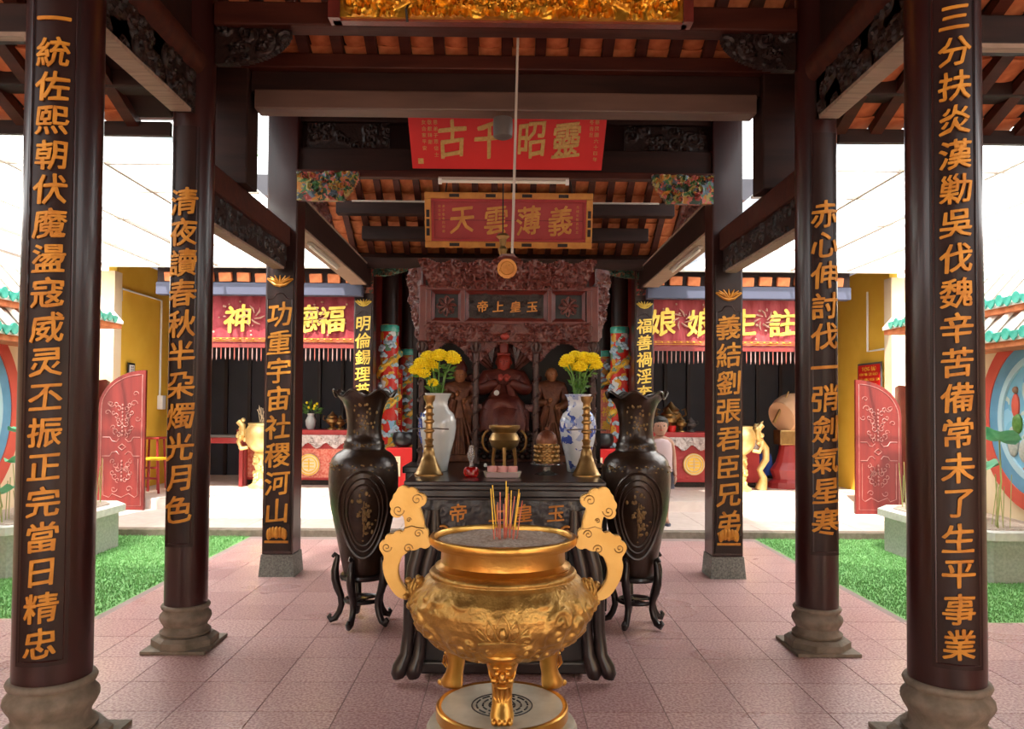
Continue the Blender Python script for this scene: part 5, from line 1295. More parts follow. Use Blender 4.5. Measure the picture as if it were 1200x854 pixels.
t, hz, hr = deity(P(590,440,6.25).x, 6.25, zS+.16, .80, True, M['redrobe'], M['redface'], 'seated red-faced deity in a dull red robe at the centre of the shrine', hat=True)
x = P(590,440,6.25).x
obj('crown', MB().bbox(x-.055,x+.055,6.20,6.30,hz+hr*.8,hz+hr*1.15,.01).bbox(x-.035,x+.035,6.21,6.29,hz+hr*1.0,hz+hr*3.3,.01), M['redface'], t)
obj('white_medal', MB().ell((x-.055,6.06,hz-.25),(.022,.01,.022)), M['white'], t, True)
# winged dragon back of the throne
mb = MB()
for s in (-1,1):
    for k in range(6):
        a = R(25+k*22); mb.tube([(x+s*.10,6.42,hz-.05+k*.02),(x+s*(.14+.14*cos(a)),6.40,hz+.02+.16*sin(a)),(x+s*(.12+.24*cos(a)),6.40,hz+.0+.30*sin(a))], [.02,.026,.008], 6)
    mb.tube([(x+s*.3,6.4,zS),(x+s*.28,6.38,zS+.45),(x+s*.25,6.38,zS+.62),(x+s*.29,6.36,zS+.70)], [.03,.028,.03,.04], 8)
    mb.bbox(x+s*.23-.06,x+s*.23+.06,6.12,6.42,zS+.40,zS+.46,.01)
mb.bbox(x-.28,x+.28,6.12,6.5,zS,zS+.17,.012)
tag(obj('throne', mb, M['rosecarve'], None, True), 'carved dark red throne with winged back behind the seated deity', 'throne')
# lotus-like carved altar front before the seated figure
mb = MB()
for k in range(5):
    for i in range(9): mb.ell((x-.20+.05*i+.012*(k%2), 6.02-.01*k, zS+.05+k*.045), (.026,.02,.024), 6, 5)
tag(obj('carved_footrest', mb, M['carved'], None, True), 'heavily carved dark footrest before the seated deity', 'carving')
t, hz, hr = deity(P(539,440,6.2).x, 6.2, zS+.02, .82, False, M['brownrobe'], M['goldface'], 'standing robed attendant statue with tall hat, beside the white vase flowers', grp='attendant statues in the shrine', hat=True)
x = P(539,440,6.2).x
obj('hat', MB().loft([(x,6.2,hz+hr*.5,hr*1.0,hr*1.0),(x,6.2,hz+hr*1.0,hr*1.05,hr*.9),(x,6.2,hz+hr*1.9,hr*.7,hr*.6),(x,6.2,hz+hr*2.5,hr*.25,hr*.2)], 14), M['redrobe'], t, True)
obj('plinth', MB().bbox(x-.13,x+.13,6.08,6.34,zS,zS+.06,.01), M['brownrobe'], t)
t, hz, hr = deity(P(646,440,6.2).x, 6.2, zS+.02, .74, False, M['brownrobe'], M['goldface'], 'standing bald attendant statue in amber brown robe, beside the blue vase', grp='attendant statues in the shrine')
x = P(646,440,6.2).x
obj('plinth', MB().bbox(x-.13,x+.13,6.08,6.34,zS,zS+.06,.01), M['brownrobe'], t)

# ================================================================== DRAGON COLUMNS, SCROLLS, THE SHRINE HALL
def dragon_column(x, y, r, z0, z1, m_, label):
    t = thing('dragon_column', label, 'column', (x,y,.2), 'painted dragon columns')
    obj('shaft', MB().lathe([(r,.2),(r,z1),(r*.9,z1+.01)], (x,y,0), 28), m_, t, True)
    pts = [(x+(r+.01)*cos(a), y+(r+.01)*sin(a), .4+(z1-.7)*a/(2*pi*3.2)) for a in np.linspace(0,2*pi*3.2,90)]
    obj('dragon', MB().tube(pts, [.045+.012*sin(i*1.3) for i in range(90)], 8), multi('dragon_scales_%d' % int(y*10+x*7), [(.75,.42,.03),(.60,.30,.03),(.15,.30,.22),(.80,.50,.05)], 22, .4), t, True)
    mb = MB(); rnd = random.Random(9)
    for k in range(26):
        a = rnd.uniform(pi,2*pi); z = rnd.uniform(.9,z1-.15)
        for q in range(3): mb.ell((x+(r+.01)*cos(a+q*.22), y+(r+.01)*sin(a+q*.22), z+.02*(q==1)), (.032,.022,.028), 8, 6)
    obj('clouds', mb, mat('pale_blue_relief_%d' % int(y*10+x*7), (.52,.62,.70), .4, col2=(.35,.50,.62), nscale=30), t, True)
    obj('green_collar', MB().lathe([(r*1.02,z1-.10),(r*1.06,z1-.09),(r*1.06,z1-.02),(r*1.0,z1)], (x,y,0), 28), M['teal'], t, True)
    obj('upper_shaft', MB().lathe([(r*.92,z1),(r*.92,4.0)], (x,y,0), 20), M['board'], t, True)
dragon_column(P(456,450,11.45).x, 11.45, .135, 0, 2.68, M['dragon'], 'painted red column wound with dragon and clouds, nearer the maroon banner')
dragon_column(P(726,450,11.45).x, 11.45, .135, 0, 2.68, M['dragon'], 'painted red column wound with dragon and clouds, nearer the rose red banner')
dragon_column(P(478,450,12.5).x, 12.5, .125, 0, 2.4, M['dragon2'], 'inner dragon column, shade mixed into its paint, half behind the white vase')
dragon_column(P(708,450,12.5).x, 12.5, .125, 0, 2.4, M['dragon2'], 'inner dragon column, shade mixed into its paint, behind the red paper scroll')
def scroll_banner(px, y, w, z0, z1, text, label, m_):
    x = P(px,480,y).x; t = thing('paper_scroll', label, 'scroll', (x,y,z0))
    b = obj('paper', MB().bbox(x-w,x+w,y,y+.02,z0,z1,.004), m_, t)
    obj('pole', MB().tube([(x,y+.04,.2),(x,y+.04,z1)], .012, 6), M['redtable'], t)
    n = len(text)
    for i, ch in enumerate(text):
        obj('gold_character', glyph_mb(ch, min(w*1.5,(z1-z0)/n*.8), .02, .004).xf(T((x, y, z1-(i+.5)*(z1-z0)/n))), M['goldpaint'], b)
scroll_banner(711, 11.9, .10, .87, 1.75, '福祿壽喜', 'pale red paper scroll with worn gold writing beside the blue vase', M['pinkpaper'])
scroll_banner(467, 11.9, .055, .95, 2.05, '合境平安吉祥', 'narrow red strip with small gold writing beside the left dragon column', M['redsign'])
for px, nm in ((473,'left'),(706,'right')):
    p = P(px, 515, 10.9)
    t = thing('offering_bowl', 'dark rounded bowl on a red cloth stand beside the %s bronze vase' % nm, 'bowl', (p.x,10.9,.2), 'dark bowls on red stands')
    obj('bowl', MB().lathe([(.0,.90),(.08,.905),(.14,.95),(.16,1.03),(.14,1.10),(.13,1.11),(.12,1.08),(0,1.0)], (p.x,10.9,0), 28), M['black'], t, True)
    obj('red_stand', MB().bbox(p.x-.22,p.x+.22,10.75,11.05,.2,.90,.015), M['redsign'], t)
    obj('notice', MB().box(p.x-.21,p.x-.02,10.735,10.75,.50,.78), M['cream'], t)
    obj('notice_print', one_text(['告白','敬香'], .05, .08, .07, (p.x-.08,10.735,.70)), M['pinkpaper'], t)
# embroidered banners with tassels over the side halls
def banner(xl, xr, text, xs, m_, label):
    t = thing('embroidered_banner', label, 'banner', ((xl+xr)/2,10.72,2.1))
    n = 60; mb = MB(); w = xr-xl
    for j, z in enumerate((2.34,2.5,2.75,3.0)):
        for i in range(n+1): mb.v.append((xl+w*i/n, 10.72+.012*sin(i*1.1)+.006*sin(i*.37+j), z))
    for j in range(3):
        for i in range(n): mb.f.append((j*(n+1)+i, j*(n+1)+i+1, (j+1)*(n+1)+i+1, (j+1)*(n+1)+i))
    cl = obj('cloth', mb, m_, t, True)
    obj('rail', MB().bbox(xl-.05,xr+.05,10.75,10.80,2.96,3.02,.01), M['board'], t)
    mb = MB()
    for k in range(3): mb.box(xl,xr,10.69,10.70,2.365+.022*k,2.371+.022*k)
    for k in range(int(w/.09)): mb.ell((xl+.045+k*.09,10.69,2.40),(.018,.008,.010),6,5)
    obj('gold_border', mb, M['gilt'], cl, True)
    mb = MB(); rnd = random.Random(len(text)+int(xl*10))
    for x in xs[1]:
        for k in range(7):
            a = k*.9; mb.tube([(x+.05*cos(a),10.685,2.72+.05*sin(a)),(x+.12*cos(a+.6),10.68,2.72+.10*sin(a+.6)),(x+.17*cos(a+.9),10.685,2.72+.15*sin(a+.9))], [.008,.014,.004], 5)
    for k in range(40):
        mb.ell((rnd.uniform(xl+.05,xr-.05),10.69,rnd.uniform(2.44,2.95)), (rnd.uniform(.01,.022),.006,rnd.uniform(.008,.018)), 6, 5)
    obj('embroidery', mb, mat('faded_gold_thread_%d' % int(xl*10), (.40,.20,.12), .6, .2, col2=(.50,.28,.22), nscale=20), cl, True)['kind'] = 'stuff'
    for ch, x in zip(text, xs[0]): obj('gold_character', glyph_mb(ch, .36, .030, .010).xf(T((x,10.685,2.68))), M['giltb'], cl)
    # tassels: wooden drops on a red cord
    for k in range(int(w/.062)):
        x = xl+.03+k*.062; r = rnd.uniform(.85,1.1)
        o = obj('tassel', MB().tube([(x,10.72,2.32),(x,10.72,2.26),(x,10.72,2.24-.10*r),(x,10.72,2.20-.10*r)], [.003,.007,.009,.003], 5), M['tassel' if k%3 else 'tassel2'], t)
    obj('tassel_band', MB().box(xl,xr,10.71,10.74,2.28,2.345), M['redwall'], t)
X = lambda px: P(px,375,10.7).x
M['tassel'] = mat('faded_tassel', (.36,.20,.18), .7); M['tassel2'] = mat('dull_red_tassel', (.30,.07,.05), .7)
M['bannerA'] = mat('maroon_embroidered_cloth', (.25,.012,.025), .7, col2=(.30,.03,.04), nscale=14, bump=.4, bscale=60)
M['bannerB'] = mat('rose_red_cloth', (.33,.035,.045), .75, col2=(.40,.06,.065), nscale=20, bump=.5, bscale=40, stretch=(1,1,.2))
banner(-4.35, -2.06, '神正德福', ([X(279),X(328),X(357),X(388)],[X(296),X(371)]), M['bannerA'], 'maroon embroidered banner with gold characters 神正德福 and a row of tassels')
banner(2.06, 4.35, '娘娘生註', ([X(777),X(822),X(872),X(918)],[X(800),X(845),X(896)]), M['bannerB'], 'rose red banner with gold characters 娘娘生註 and a row of tassels')

def side_altar(xc, s, label):
    y = 12.6; z0 = .21
    t = thing('side_altar', label, 'altar', (xc,y,z0))
    obj('body', MB().bbox(xc-.95,xc+.95,y-.3,y+.3,z0+.08,z0+.78,.015).bbox(xc-1.0,xc+1.0,y-.34,y+.34,z0+.78,z0+.88,.01), M['crimson'], t)
    obj('base', MB().bbox(xc-.9,xc+.9,y-.26,y+.26,z0,z0+.09,.01), M['carved'], t)
    obj('carved_fringe', clean(relief(1.98,.24,.014,.03,44,int(abs(xc)*7),.03,.08,inside=lambda u,v: v > .25+.18*np.cos(u*44), thick=.02)).xf(T((xc-.99, y-.36, z0+.56))), M['whitecloth'], t, True)
    obj('panel', relief(1.7,.46,.02,.012,40,int(abs(xc)*9),.05,.12,thick=.01).xf(T((xc-.85, y-.305, z0+.12))), M['pinkpaper'] if s < 0 else M['crimson'], t, True)
    p = P(363 if s < 0 else 813, 544, y-.33)
    e = MB().lathe([(0,-.02),(.17,-.02),(.175,-.01),(.16,0)], seg=32).xf(T((p.x, y-.32, p.z)) @ RX(pi/2))
    mk = MB()
    for r in (.16,.12): mk.tube([(p.x+r*cos(a), y-.345, p.z+r*sin(a)) for a in np.linspace(0,2*pi,28,endpoint=False)], .010, 5, True)
    for k in (-1,0,1): mk.box(p.x-.08,p.x+.08,y-.35,y-.34,p.z+k*.05-.008,p.z+k*.05+.008)
    mk.box(p.x-.008,p.x+.008,y-.35,y-.34,p.z-.09,p.z+.09)
    rr = obj('roundel_ground', MB().lathe([(0,0),(.175,0),(.175,.02),(0,.02)], seg=32).xf(T((p.x, y-.32, p.z)) @ RX(pi/2)), M['cream' if s < 0 else 'goldpaint'], t)
    obj('roundel_mark', mk, M['goldpaint'] if s < 0 else M['cream'], rr)
side_altar(-3.25, -1, 'carved red altar with pale roundel and white fringe, near the long red table')
side_altar(3.15, 1, 'carved red altar with bright gold roundel and white fringe, behind the child')
# things standing on the side altars
def small_censer(x, z, y, h, m_, label, grp):
    t = thing('brass_censer', label, 'censer', (x,y,z), grp)
    obj('body', MB().lathe([(.3*h,0),(.28*h,.06*h),(.12*h,.15*h),(.16*h,.25*h),(.34*h,.4*h),(.36*h,.55*h),(.25*h,.66*h),(.28*h,.72*h),(.12*h,.85*h),(.05*h,.95*h),(0,h)], (x,y,z), 20), m_, t, True)
    for s in (-1,1): obj('handle', MB().tube([(x+s*.33*h,y,z+.45*h),(x+s*.5*h,y,z+.55*h),(x+s*.46*h,y,z+.75*h),(x+s*.36*h,y,z+.7*h)], .03*h, 6), m_, t, True)
za = 1.09
for px, h, m_, wd in ((783,.40,'oldbrass','largest brass censer nearest the child'),(798,.26,'oldbrass','small brass burner in the middle of the row'),(810,.24,'grey','small dull burner at the end of the row')):
    small_censer(P(px,480,12.5).x, za, 12.5, h, M[m_], wd+' on the far altar', 'burners on the far altar')
tag(obj('red_cup', MB().lathe([(.0,0),(.06,0),(.075,.1),(.065,.1),(0,.02)], (P(787,490,12.35).x,12.35,za), 20), M['redsign'], None, True), 'red cup at the front of the altar behind the child', 'cup')
for px, h, wd in ((390,.30,'small brass burner behind the bronze vase on the far left altar'),(399,.22,'smaller brass pot at the end of the far left altar')):
    small_censer(P(px,480,12.5).x, za, 12.5, h, M['oldbrass'], wd, 'burners on the left far altar')
x = P(365,480,12.5).x
t = thing('flower_vase', 'white vase of green leaves with yellow buds on a far altar', 'vase', (x,12.5,za))
obj('vase', MB().lathe([(.05,0),(.08,.06),(.09,.14),(.05,.22),(.06,.26),(.05,.26),(0,.2)], (x,12.5,za), 20), M['celadon'], t, True)
mb = MB(); rnd = random.Random(8)
for k in range(50):
    d = Vector((rnd.gauss(0,1),rnd.gauss(0,.5),abs(rnd.gauss(0,1)))).normalized(); b = Vector((x,12.5,za+.26)); e = b+d*rnd.uniform(.08,.24); w = d.orthogonal().normalized()*.02
    mb.add([b+(e-b)*.5, (b+e)/2+(e-b)*.25+w, e, (b+e)/2+(e-b)*.25-w], [(0,1,2,3)])
obj('leaves', mb, M['leaf'], t)
mb = MB()
for k in range(6): mb.ell((x+rnd.uniform(-.12,.12),12.44,za+.3+rnd.uniform(0,.15)), .022, 8, 6)
obj('buds', mb, M['petal'], t, True)
small_censer(P(788,476,12.7).x+.0, za, 12.8, .5, M['oldbrass'], 'tall dim brass censer at the back of the far altar behind the child', None)

# pale gold courtyard censers
def court_censer(x, y, s, label):
    z = .21; t = thing('courtyard_censer', label, 'censer', (x,y,z), 'pale gold censers before the side halls')
    obj('bowl', MB().lathe([(.0,.52),(.08,.53),(.17,.60),(.235,.70),(.25,.80),(.235,.90),(.20,.96),(.21,.99),(.19,1.0),(0,.97)], (x,y,z), 40), M['creamgold'], t, True)
    mb = MB().lathe([(.19,0),(.19,.04),(.13,.08),(.10,.14),(.12,.20),(.09,.28),(.12,.36),(.09,.44),(.13,.50),(.10,.54)], (x,y,z), 24); rnd = random.Random(3)
    for k in range(40): a = rnd.uniform(0,6.28); mb.ell((x+.11*cos(a),y+.11*sin(a),z+rnd.uniform(.08,.48)), (.03,.03,.035), 8, 6)
    obj('pedestal', mb, M['creamgold'], t, True)
    for q in (-1,1):
        mb = MB().tube([(x+q*.21,y,z+.62),(x+q*.31,y,z+.60),(x+q*.36,y,z+.70),(x+q*.30,y,z+.82),(x+q*.30,y,z+.95),(x+q*.36,y,z+1.02)], [.03,.04,.035,.045,.05,.05], 8)
        for k in range(12): mb.ell((x+q*(.31+rnd.uniform(-.05,.06)),y+rnd.uniform(-.03,.03),z+rnd.uniform(.6,1.05)), rnd.uniform(.025,.045), 8, 6)
        obj('dragon_handle', mb, M['creamgold'], t, True)
    if s < 0:
        for k, wd in enumerate(('thin pale','slightly bent','leaning','outer leaning','short','long','middle','far leaning','near upright')):
            a = tag(obj('joss_stick', MB().tube([(x+rnd.uniform(-.08,.08),y,z+.97),(x+rnd.uniform(-.12,.12),y,z+1.20+rnd.uniform(0,.08))], .004, 5), M['cream'], loc=(x,y,z+.97)), wd+' joss stick in the gold censer near the long red table', 'incense', 'joss sticks in the far gold censer')
court_censer(P(308,530,11.85).x, 11.85, -1, 'pale gold censer in sunlight half near the long red table')
court_censer(P(866,530,11.85).x, 11.85, 1, 'pale gold censer in sunlight half near the drum')
# upright gold dragon ornament beyond
p = P(890,570,12.0)
t = thing('dragon_figure', 'upright pale gold dragon figure beside the far gold censer', 'figure', (p.x,12.0,.21))
obj('body', MB().tube([(p.x+.02,12.0,.21),(p.x+.06,12.0,.40),(p.x-.0,12.0,.52),(p.x+.10,12.0,.68),(p.x+.10,12.0,.85),(p.x+.0,12.0,1.0),(p.x-.06,12.0,1.1),(p.x-.03,12.0,1.2),(p.x-.08,12.0,1.22)], [.10,.06,.05,.055,.055,.05,.05,.06,.03], 10), M['creamgold'], t, True)
obj('crest', MB().tube([(p.x-.02,12.0,1.22),(p.x+.05,12.0,1.28),(p.x+.02,12.0,1.16)], [.03,.015,.01], 6), M['creamgold'], t, True)
tag(obj('blue_cloth', MB().lathe([(.13,.0),(.12,.2),(.10,.34),(0,.36)], (P(888,560,12.5).x+.12,12.5,.4), 14, lambda r,z,a,k: (r*(1+.15*sin(6*a)), z)), mat('deep_blue_cloth', (.01,.04,.22), .7), None, True), 'deep blue gathered cloth behind the dragon figure', 'cloth')
# drum on a red carved stand
x, y = P(927,480,12.3).x, 12.3
t = thing('temple_drum', 'barrel drum with a white head on a dark red carved stand', 'drum', (x,y,.21))
obj('barrel', MB().lathe([(.25,-.22),(.29,-.1),(.30,0),(.29,.1),(.25,.22)], seg=32).xf(T((x,y,1.42)) @ RZ(.5) @ RY(pi/2-.35)), M['drumskin'], t, True)
obj('drumhead', MB().lathe([(0,.226),(.20,.226),(.25,.22),(.255,.20)], seg=32).xf(T((x,y,1.42)) @ RZ(.5) @ RY(pi/2-.35)), M['white'], t, True)
mb = MB().bbox(x-.22,x+.22,y-.16,y+.16,.9,1.14,.02); 
obj('cradle', mb, M['oldbrass'], t)
obj('stand', MB().loft([(x,y,.21,.36,.22),(x,y,.30,.36,.22),(x,y,.36,.28,.18),(x,y,.5,.33,.2),(x,y,.62,.24,.16),(x,y,.75,.2,.14),(x,y,.92,.17,.12)], 16), M['redtable'], t)
obj('drumstick', MB().tube([(x-.30,y-.1,1.25),(x-.08,y-.15,1.75)], [.03,.012], 6), M['oldbrass'], t)
# red side table, stools by the yellow wall
x0, x1, y0, y1 = P(196,530,11.9).x, P(285,530,11.9).x, 11.98, 12.25
t = thing('long_table', 'long red-legged table with grey top beside the pale gold censer', 'table', ((x0+x1)/2,11.95,.21))
obj('tabletop', MB().bbox(x0,x1,y0,y1,.97,1.01,.006), M['grey'], t); obj('apron', MB().bbox(x0+.03,x1-.03,y0+.03,y1-.03,.88,.97,.005), M['redtable'], t)
for a in (x0+.05,x1-.05):
    for b in (y0+.05,y1-.05): obj('leg', MB().bbox(a-.03,a+.03,b-.03,b+.03,.21,.9,.004), M['redtable'], t)
def stool(x, y, top, h, label):
    t = thing('stool', label, 'stool', (x,y,.21), 'wooden stools by the yellow wall')
    obj('seat', MB().bbox(x-.15,x+.15,y-.15,y+.15,.21+h-.03,.21+h,.008), top, t)
    for a in (-1,1):
        for b in (-1,1): obj('leg', MB().tube([(x+a*.11,y+b*.11,.21+h-.03),(x+a*.14,y+b*.14,.21)], .018, 6), M['redtable'], t)
    obj('stretcher', MB().box(x-.12,x+.12,y-.13,y-.11,.21+h*.4,.21+h*.4+.03), M['redtable'], t)
stool(P(188,560,11.3).x, 11.15, M['yellowplastic'], .50, 'low stool with a yellow top beside the carved door leaf')
stool(P(180,545,11.7).x+.06, 11.62, M['redtable'], .78, 'taller dark red stool behind the yellow-topped one')

# carved arched door leaves
def door(xh, s, label, turn=0.0, y=10.35):
    W, z0, z1 = .62, .07, (1.94 if s < 0 else 1.88)
    # local: x from 0 (hinge side, low) to W (high side)
    arc_ = [(0,z0),(W,z0),(W,z1)]+[(W-W*sin(a)*1.0, z1-.50+.50*cos(a)) for a in np.linspace(0.08,pi/2,14)]
    mb = MB().prism(arc_, -.025, .025, .004)
    t = thing('door_leaf', label, 'door', (xh,y,z0), 'arched red door leaves')
    def put(m):
        if s > 0: m.xf(Matrix.Diagonal((-1,1,1,1))); m.f = [f[::-1] for f in m.f]
        return m.xf(T((xh,y,0)) @ RZ(turn))
    d = obj('panel', put(mb), M['reddoor'], t)
    mb = MB(); rnd = random.Random(6)
    bord = [(.04,z0+.06),(W-.04,z0+.06),(W-.04,z1-.06)]+[(W-.04-(W-.08)*sin(a), z1-.52+.46*cos(a)) for a in np.linspace(0.1,pi/2,12)]
    mb.tube([(x,-.027,z) for x, z in bord], .006, 5, True)
    def curl(cx, cz, r, d_, ph=0, n=14, w=.0055): mb.tube([(cx+r*(1-k/(n+3))*cos(ph+d_*k*.45), -.028, cz+r*(1-k/(n+3))*sin(ph+d_*k*.45)) for k in range(n)], w, 5)
    cx = W*.52
    for cz, n in ((z0+1.25,5),(z0+1.05,4),(z0+.45,4),(z0+.60,3)):
        for k in range(n):
            for q in (-1,1): curl(cx+q*(.05+.035*(k%3)), cz+.05*k-.05, .035+.01*(k%2), q, rnd.uniform(0,6))
            mb.ell((cx,-.03,cz+.05*k-.05),(.014,.010,.018),8,6)
    for q in (-1,1):
        curl(cx+q*.15, z0+1.42, .05, q); curl(cx+q*.20, z0+1.30-(.08 if q*s < 0 else 0), .04, -q); curl(cx+q*.10, z0+.28, .045, q); curl(cx+q*.17, z0+1.55-(.12 if q < 0 else 0), .04, q)
    mb.tube([(cx-.05,-.028,z0+.84),(cx,-.03,z0+.88),(cx+.05,-.028,z0+.84),(cx,-.03,z0+.80)], .008, 5, True)
    for z_, dz in ((z0+.97,-1),(z0+.72,1)):
        mb.tube([(.06,-.028,z_),(.16,-.028,z_),(.19,-.028,z_+dz*.05),(.25,-.028,z_+dz*.06),(cx-.04,-.028,z_+dz*.02)], .006, 5)
        mb.tube([(W-.06,-.028,z_),(W-.15,-.028,z_),(W-.18,-.028,z_+dz*.05),(cx+.08,-.028,z_+dz*.06),(cx+.04,-.028,z_+dz*.02)], .006, 5)
    mb.tube([(.08,-.028,z0+.68),(.08,-.028,z0+.20),(.16,-.028,z0+.17),(.20,-.028,z0+.22),(cx,-.028,z0+.17),(W-.2,-.028,z0+.22),(W-.12,-.028,z0+.17),(W-.08,-.028,z0+.20),(W-.08,-.028,z0+.68)], .006, 5)
    obj('carving', put(mb), M['redcarve'], d, True)
door(P(119,520,10.35).x, -1, 'arched red carved door leaf standing before the plain yellow wall')
door(P(1057,520,10.35).x, 1, 'arched red carved door leaf standing below the red notice')
for s in (-1,1):
    q = MB().box(-.02,.02,-.3,.3,.07,1.35).xf(T((P(119 if s<0 else 1060,520,10.35).x-.04*(-s)*-1, 10.1, 0)))
    pts = [(-.3,.07),(.3,.07),(.3,1.55),(.15,1.75),(-.1,1.82),(-.3,1.8)]
    tag(obj('door_leaf', MB().prism(pts,-.02,.02,.003).xf(T((s*5.50, 10.72, 0)) @ RZ(pi/2)), M['rosewood']), 'darker second door leaf seen edge-on behind the carved leaf %s' % ('by the yellow wall' if s < 0 else 'by the red notice'), 'door', 'edge-on door leaves')
# notices on the yellow walls
p = P(148,434,11.0)
t = thing('framed_notice', 'narrow framed paper notice above the carved door leaf', 'notice', (p.x,11.0,p.z))
Qn = T((-5.47,p.y+.28,p.z)) @ RZ(pi/2)
obj('frame', MB().bbox(-.10,.10,-.02,.0,-.12,.12,.004).xf(Qn), M['black'], t)
n_ = obj('paper', MB().box(-.07,.07,-.024,-.02,-.09,.09).xf(Qn), M['white'], t)
obj('print', one_text(['敬香須知','保持清潔'], .03, .05, .038, (.03,-.024,.06)).xf(Qn), M['black_ink'], n_)
p = P(1029,441,11.3)
t = thing('framed_notice', 'red notice with yellow lines of writing in a grey frame above the door leaf', 'notice', (5.47,11.4,p.z))
Qn = T((5.47,11.42,p.z)) @ RZ(-pi/2)
obj('frame', MB().bbox(-.37,.37,-.02,.0,-.21,.21,.006).xf(Qn), M['grey'], t)
n_ = obj('red_sheet', MB().box(-.34,.34,-.024,-.02,-.18,.18).xf(Qn), M['redsign'], t)
tx = MB()
for r, line in enumerate(('THÔNG BÁO', 'KÍNH MỜI QUÝ KHÁCH', 'THẮP HƯƠNG NGOÀI SÂN', 'GIỮ GÌN VỆ SINH')):
    for i, ch in enumerate(line):
        if ch == ' ': continue
        g = glyph_mb(ch, .05 if r else .075, .01, .002, 0, 1, 0); g.xf(T(((i-len(line)/2+.5)*(.032 if r else .05), -.024, .12-.08*r))); tx.add(g.v, g.f)
obj('writing', tx.xf(Qn), M['goldpaint'], n_)
tag(obj('wall_bell', MB().bbox(5.36,5.40,12.95,13.05,2.40,2.62,.01), M['white']), 'small white box on the dark wall above the notice', 'box')
tag(obj('wall_speaker', MB().bbox(-4.61,-4.52,7.5,7.62,1.95,2.12,.01), M['black']), 'small black box on the cream wall between mural and column', 'box')

# ================================================================== THE CHILD
cx, cy, cz = P(773,500,9.3).x, 9.3, .07
s_ = 1.30
t = thing('person', 'child in a pale pink sleeveless top peeping from behind the bronze vase', 'person', (cx,cy,cz))
Hh = s_
v = [(0,0,.50),(0,0,.60),(0,.0,.70),(0,0,.785),(0,-.005,.835),          # 0-4 pelvis..neck
     (-.105,0,.775),(-.135,.01,.62),(-.13,-.05,.50),(-.13,-.07,.455),   # 5-8
     (.105,0,.775),(.135,.01,.62),(.13,-.05,.50),(.13,-.07,.455),      # 9-12
     (-.055,0,.47),(-.06,-.01,.27),(-.06,.015,.055),(-.065,-.07,.02),
     (.055,0,.47),(.06,-.01,.27),(.06,.015,.055),(.065,-.07,.02)]
e = [(0,1),(1,2),(2,3),(3,4),(3,5),(5,6),(6,7),(7,8),(3,9),(9,10),(10,11),(11,12),(0,13),(13,14),(14,15),(15,16),(0,17),(17,18),(18,19),(19,20)]
r_ = [.078,.07,.075,.065,.032,.038,.028,.022,.020,.038,.028,.022,.020,.062,.042,.028,.025,.062,.042,.028,.025]
put = lambda p: (cx+p[0]*Hh, cy+p[1]*Hh, cz+p[2]*Hh)
body = obj('body', skin_fig([put(p) for p in v], e, [(r*Hh, r*Hh*.85) for r in r_], 2), M['skin'], t, True, ang=180)
hx, hy, hz, hr = cx, cy-.01, cz+.915*Hh, .078*Hh
mb = head_loft(hx, hy, hz, hr); face(mb, hx, hy, hz, hr)
hd = obj('head', mb, M['skin'], t, True)
mb = MB()
for q in (-1,1): mb.ell((hx+q*hr*.34, hy-hr*.88, hz+.08*hr), (hr*.13,hr*.06,hr*.07), 8, 6)
obj('eyes', mb, M['black'], hd, True)
obj('lips', MB().ell((hx, hy-hr*.93, hz-.42*hr), (hr*.2,hr*.06,hr*.07), 8, 6), M['redface'], hd, True)
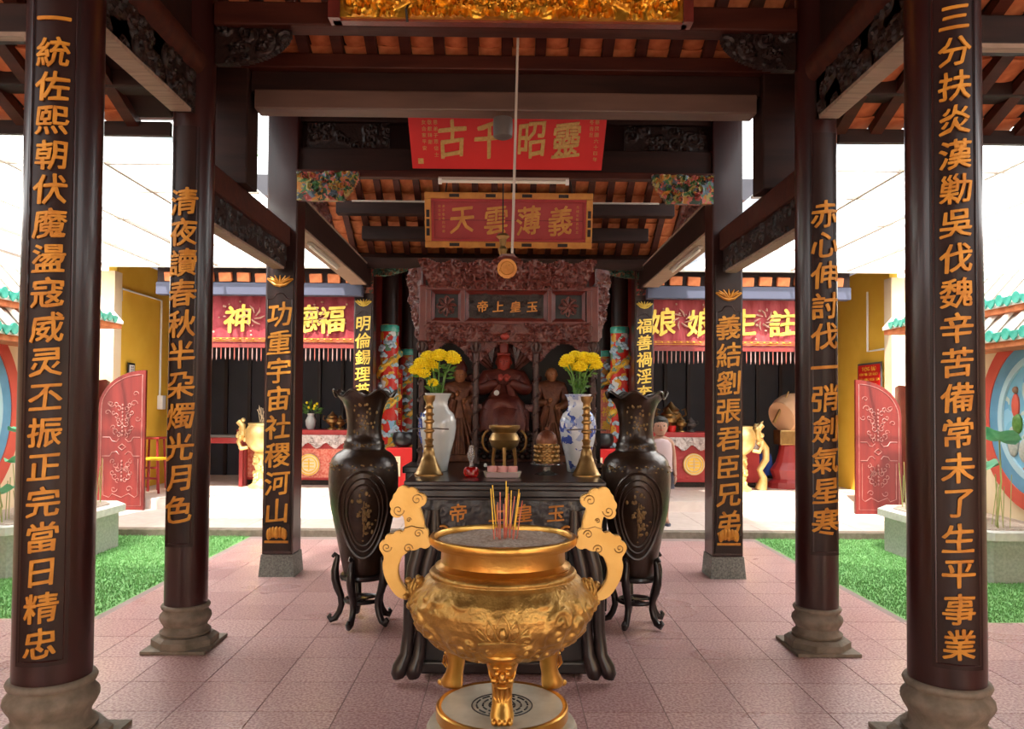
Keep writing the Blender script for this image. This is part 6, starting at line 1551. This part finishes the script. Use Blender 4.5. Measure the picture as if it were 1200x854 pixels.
mb = MB().loft([(hx,hy+.20*hr,hz-.6*hr,hr*.85,hr*.72),(hx,hy+.16*hr,hz,hr*1.05,hr*.95),(hx,hy+.14*hr,hz+.45*hr,hr*1.06,hr*1.0),(hx,hy+.05*hr,hz+.8*hr,hr*.95,hr*1.02),(hx,hy+.05*hr,hz+1.15*hr,hr*.6,hr*.65),(hx,hy+.05*hr,hz+1.28*hr,hr*.12,hr*.12)], 22)
mb.tube([(hx,hy+hr*.9,hz+.2*hr),(hx,hy+hr*1.5,hz),(hx,hy+hr*1.4,hz-hr*.9)], [hr*.3,hr*.32,hr*.1], 8)
obj('hair', mb, M['hair'], hd, True)
mb = MB().loft([(cx,cy,cz+.50*Hh,.135*Hh,.10*Hh),(cx,cy,cz+.56*Hh,.118*Hh,.092*Hh),(cx,cy,cz+.68*Hh,.118*Hh,.092*Hh),(cx,cy,cz+.76*Hh,.112*Hh,.082*Hh),(cx,cy,cz+.79*Hh,.09*Hh,.065*Hh),(cx,cy,cz+.805*Hh,.05*Hh,.045*Hh)], 24)
obj('top', mb, M['shirt'], t, True)
mb = MB().loft([(cx,cy,cz+.52*Hh,.13*Hh,.098*Hh),(cx,cy,cz+.44*Hh,.135*Hh,.10*Hh),(cx,cy,cz+.34*Hh,.14*Hh,.09*Hh)], 24)
obj('shorts', mb, M['darkcloth'], t, True)
mb = MB()
for q in (-1,1):
    hc = put((q*.13,-.08,.435)); mb.ell(hc, (.018,.03,.034), 8, 6)
    for k in range(4): mb.tube([(hc[0],hc[1]+(k-1.5)*.013,hc[2]-.02),(hc[0]-q*.004,hc[1]+(k-1.5)*.014,hc[2]-.05+.004*abs(k-1.5)),(hc[0]-q*.012,hc[1]+(k-1.5)*.014,hc[2]-.068+.004*abs(k-1.5))], [.0075,.0065,.005], 6)
    mb.tube([(hc[0],hc[1]-.02,hc[2]+.005),(hc[0]-q*.01,hc[1]-.042,hc[2]-.015),(hc[0]-q*.015,hc[1]-.046,hc[2]-.035)], [.008,.007,.005], 6)
obj('hands', mb, M['skin'], body, True)
mb = MB()
for q in (-1,1): mb.loft([(cx+q*.064*Hh,cy-.03*Hh,cz+.001,.030*Hh,.075*Hh),(cx+q*.064*Hh,cy-.03*Hh,cz+.02,.032*Hh,.078*Hh),(cx+q*.064*Hh,cy-.03*Hh,cz+.03,.028*Hh,.072*Hh)], 16)
obj('sandals', mb, M['darkcloth'], t, True)
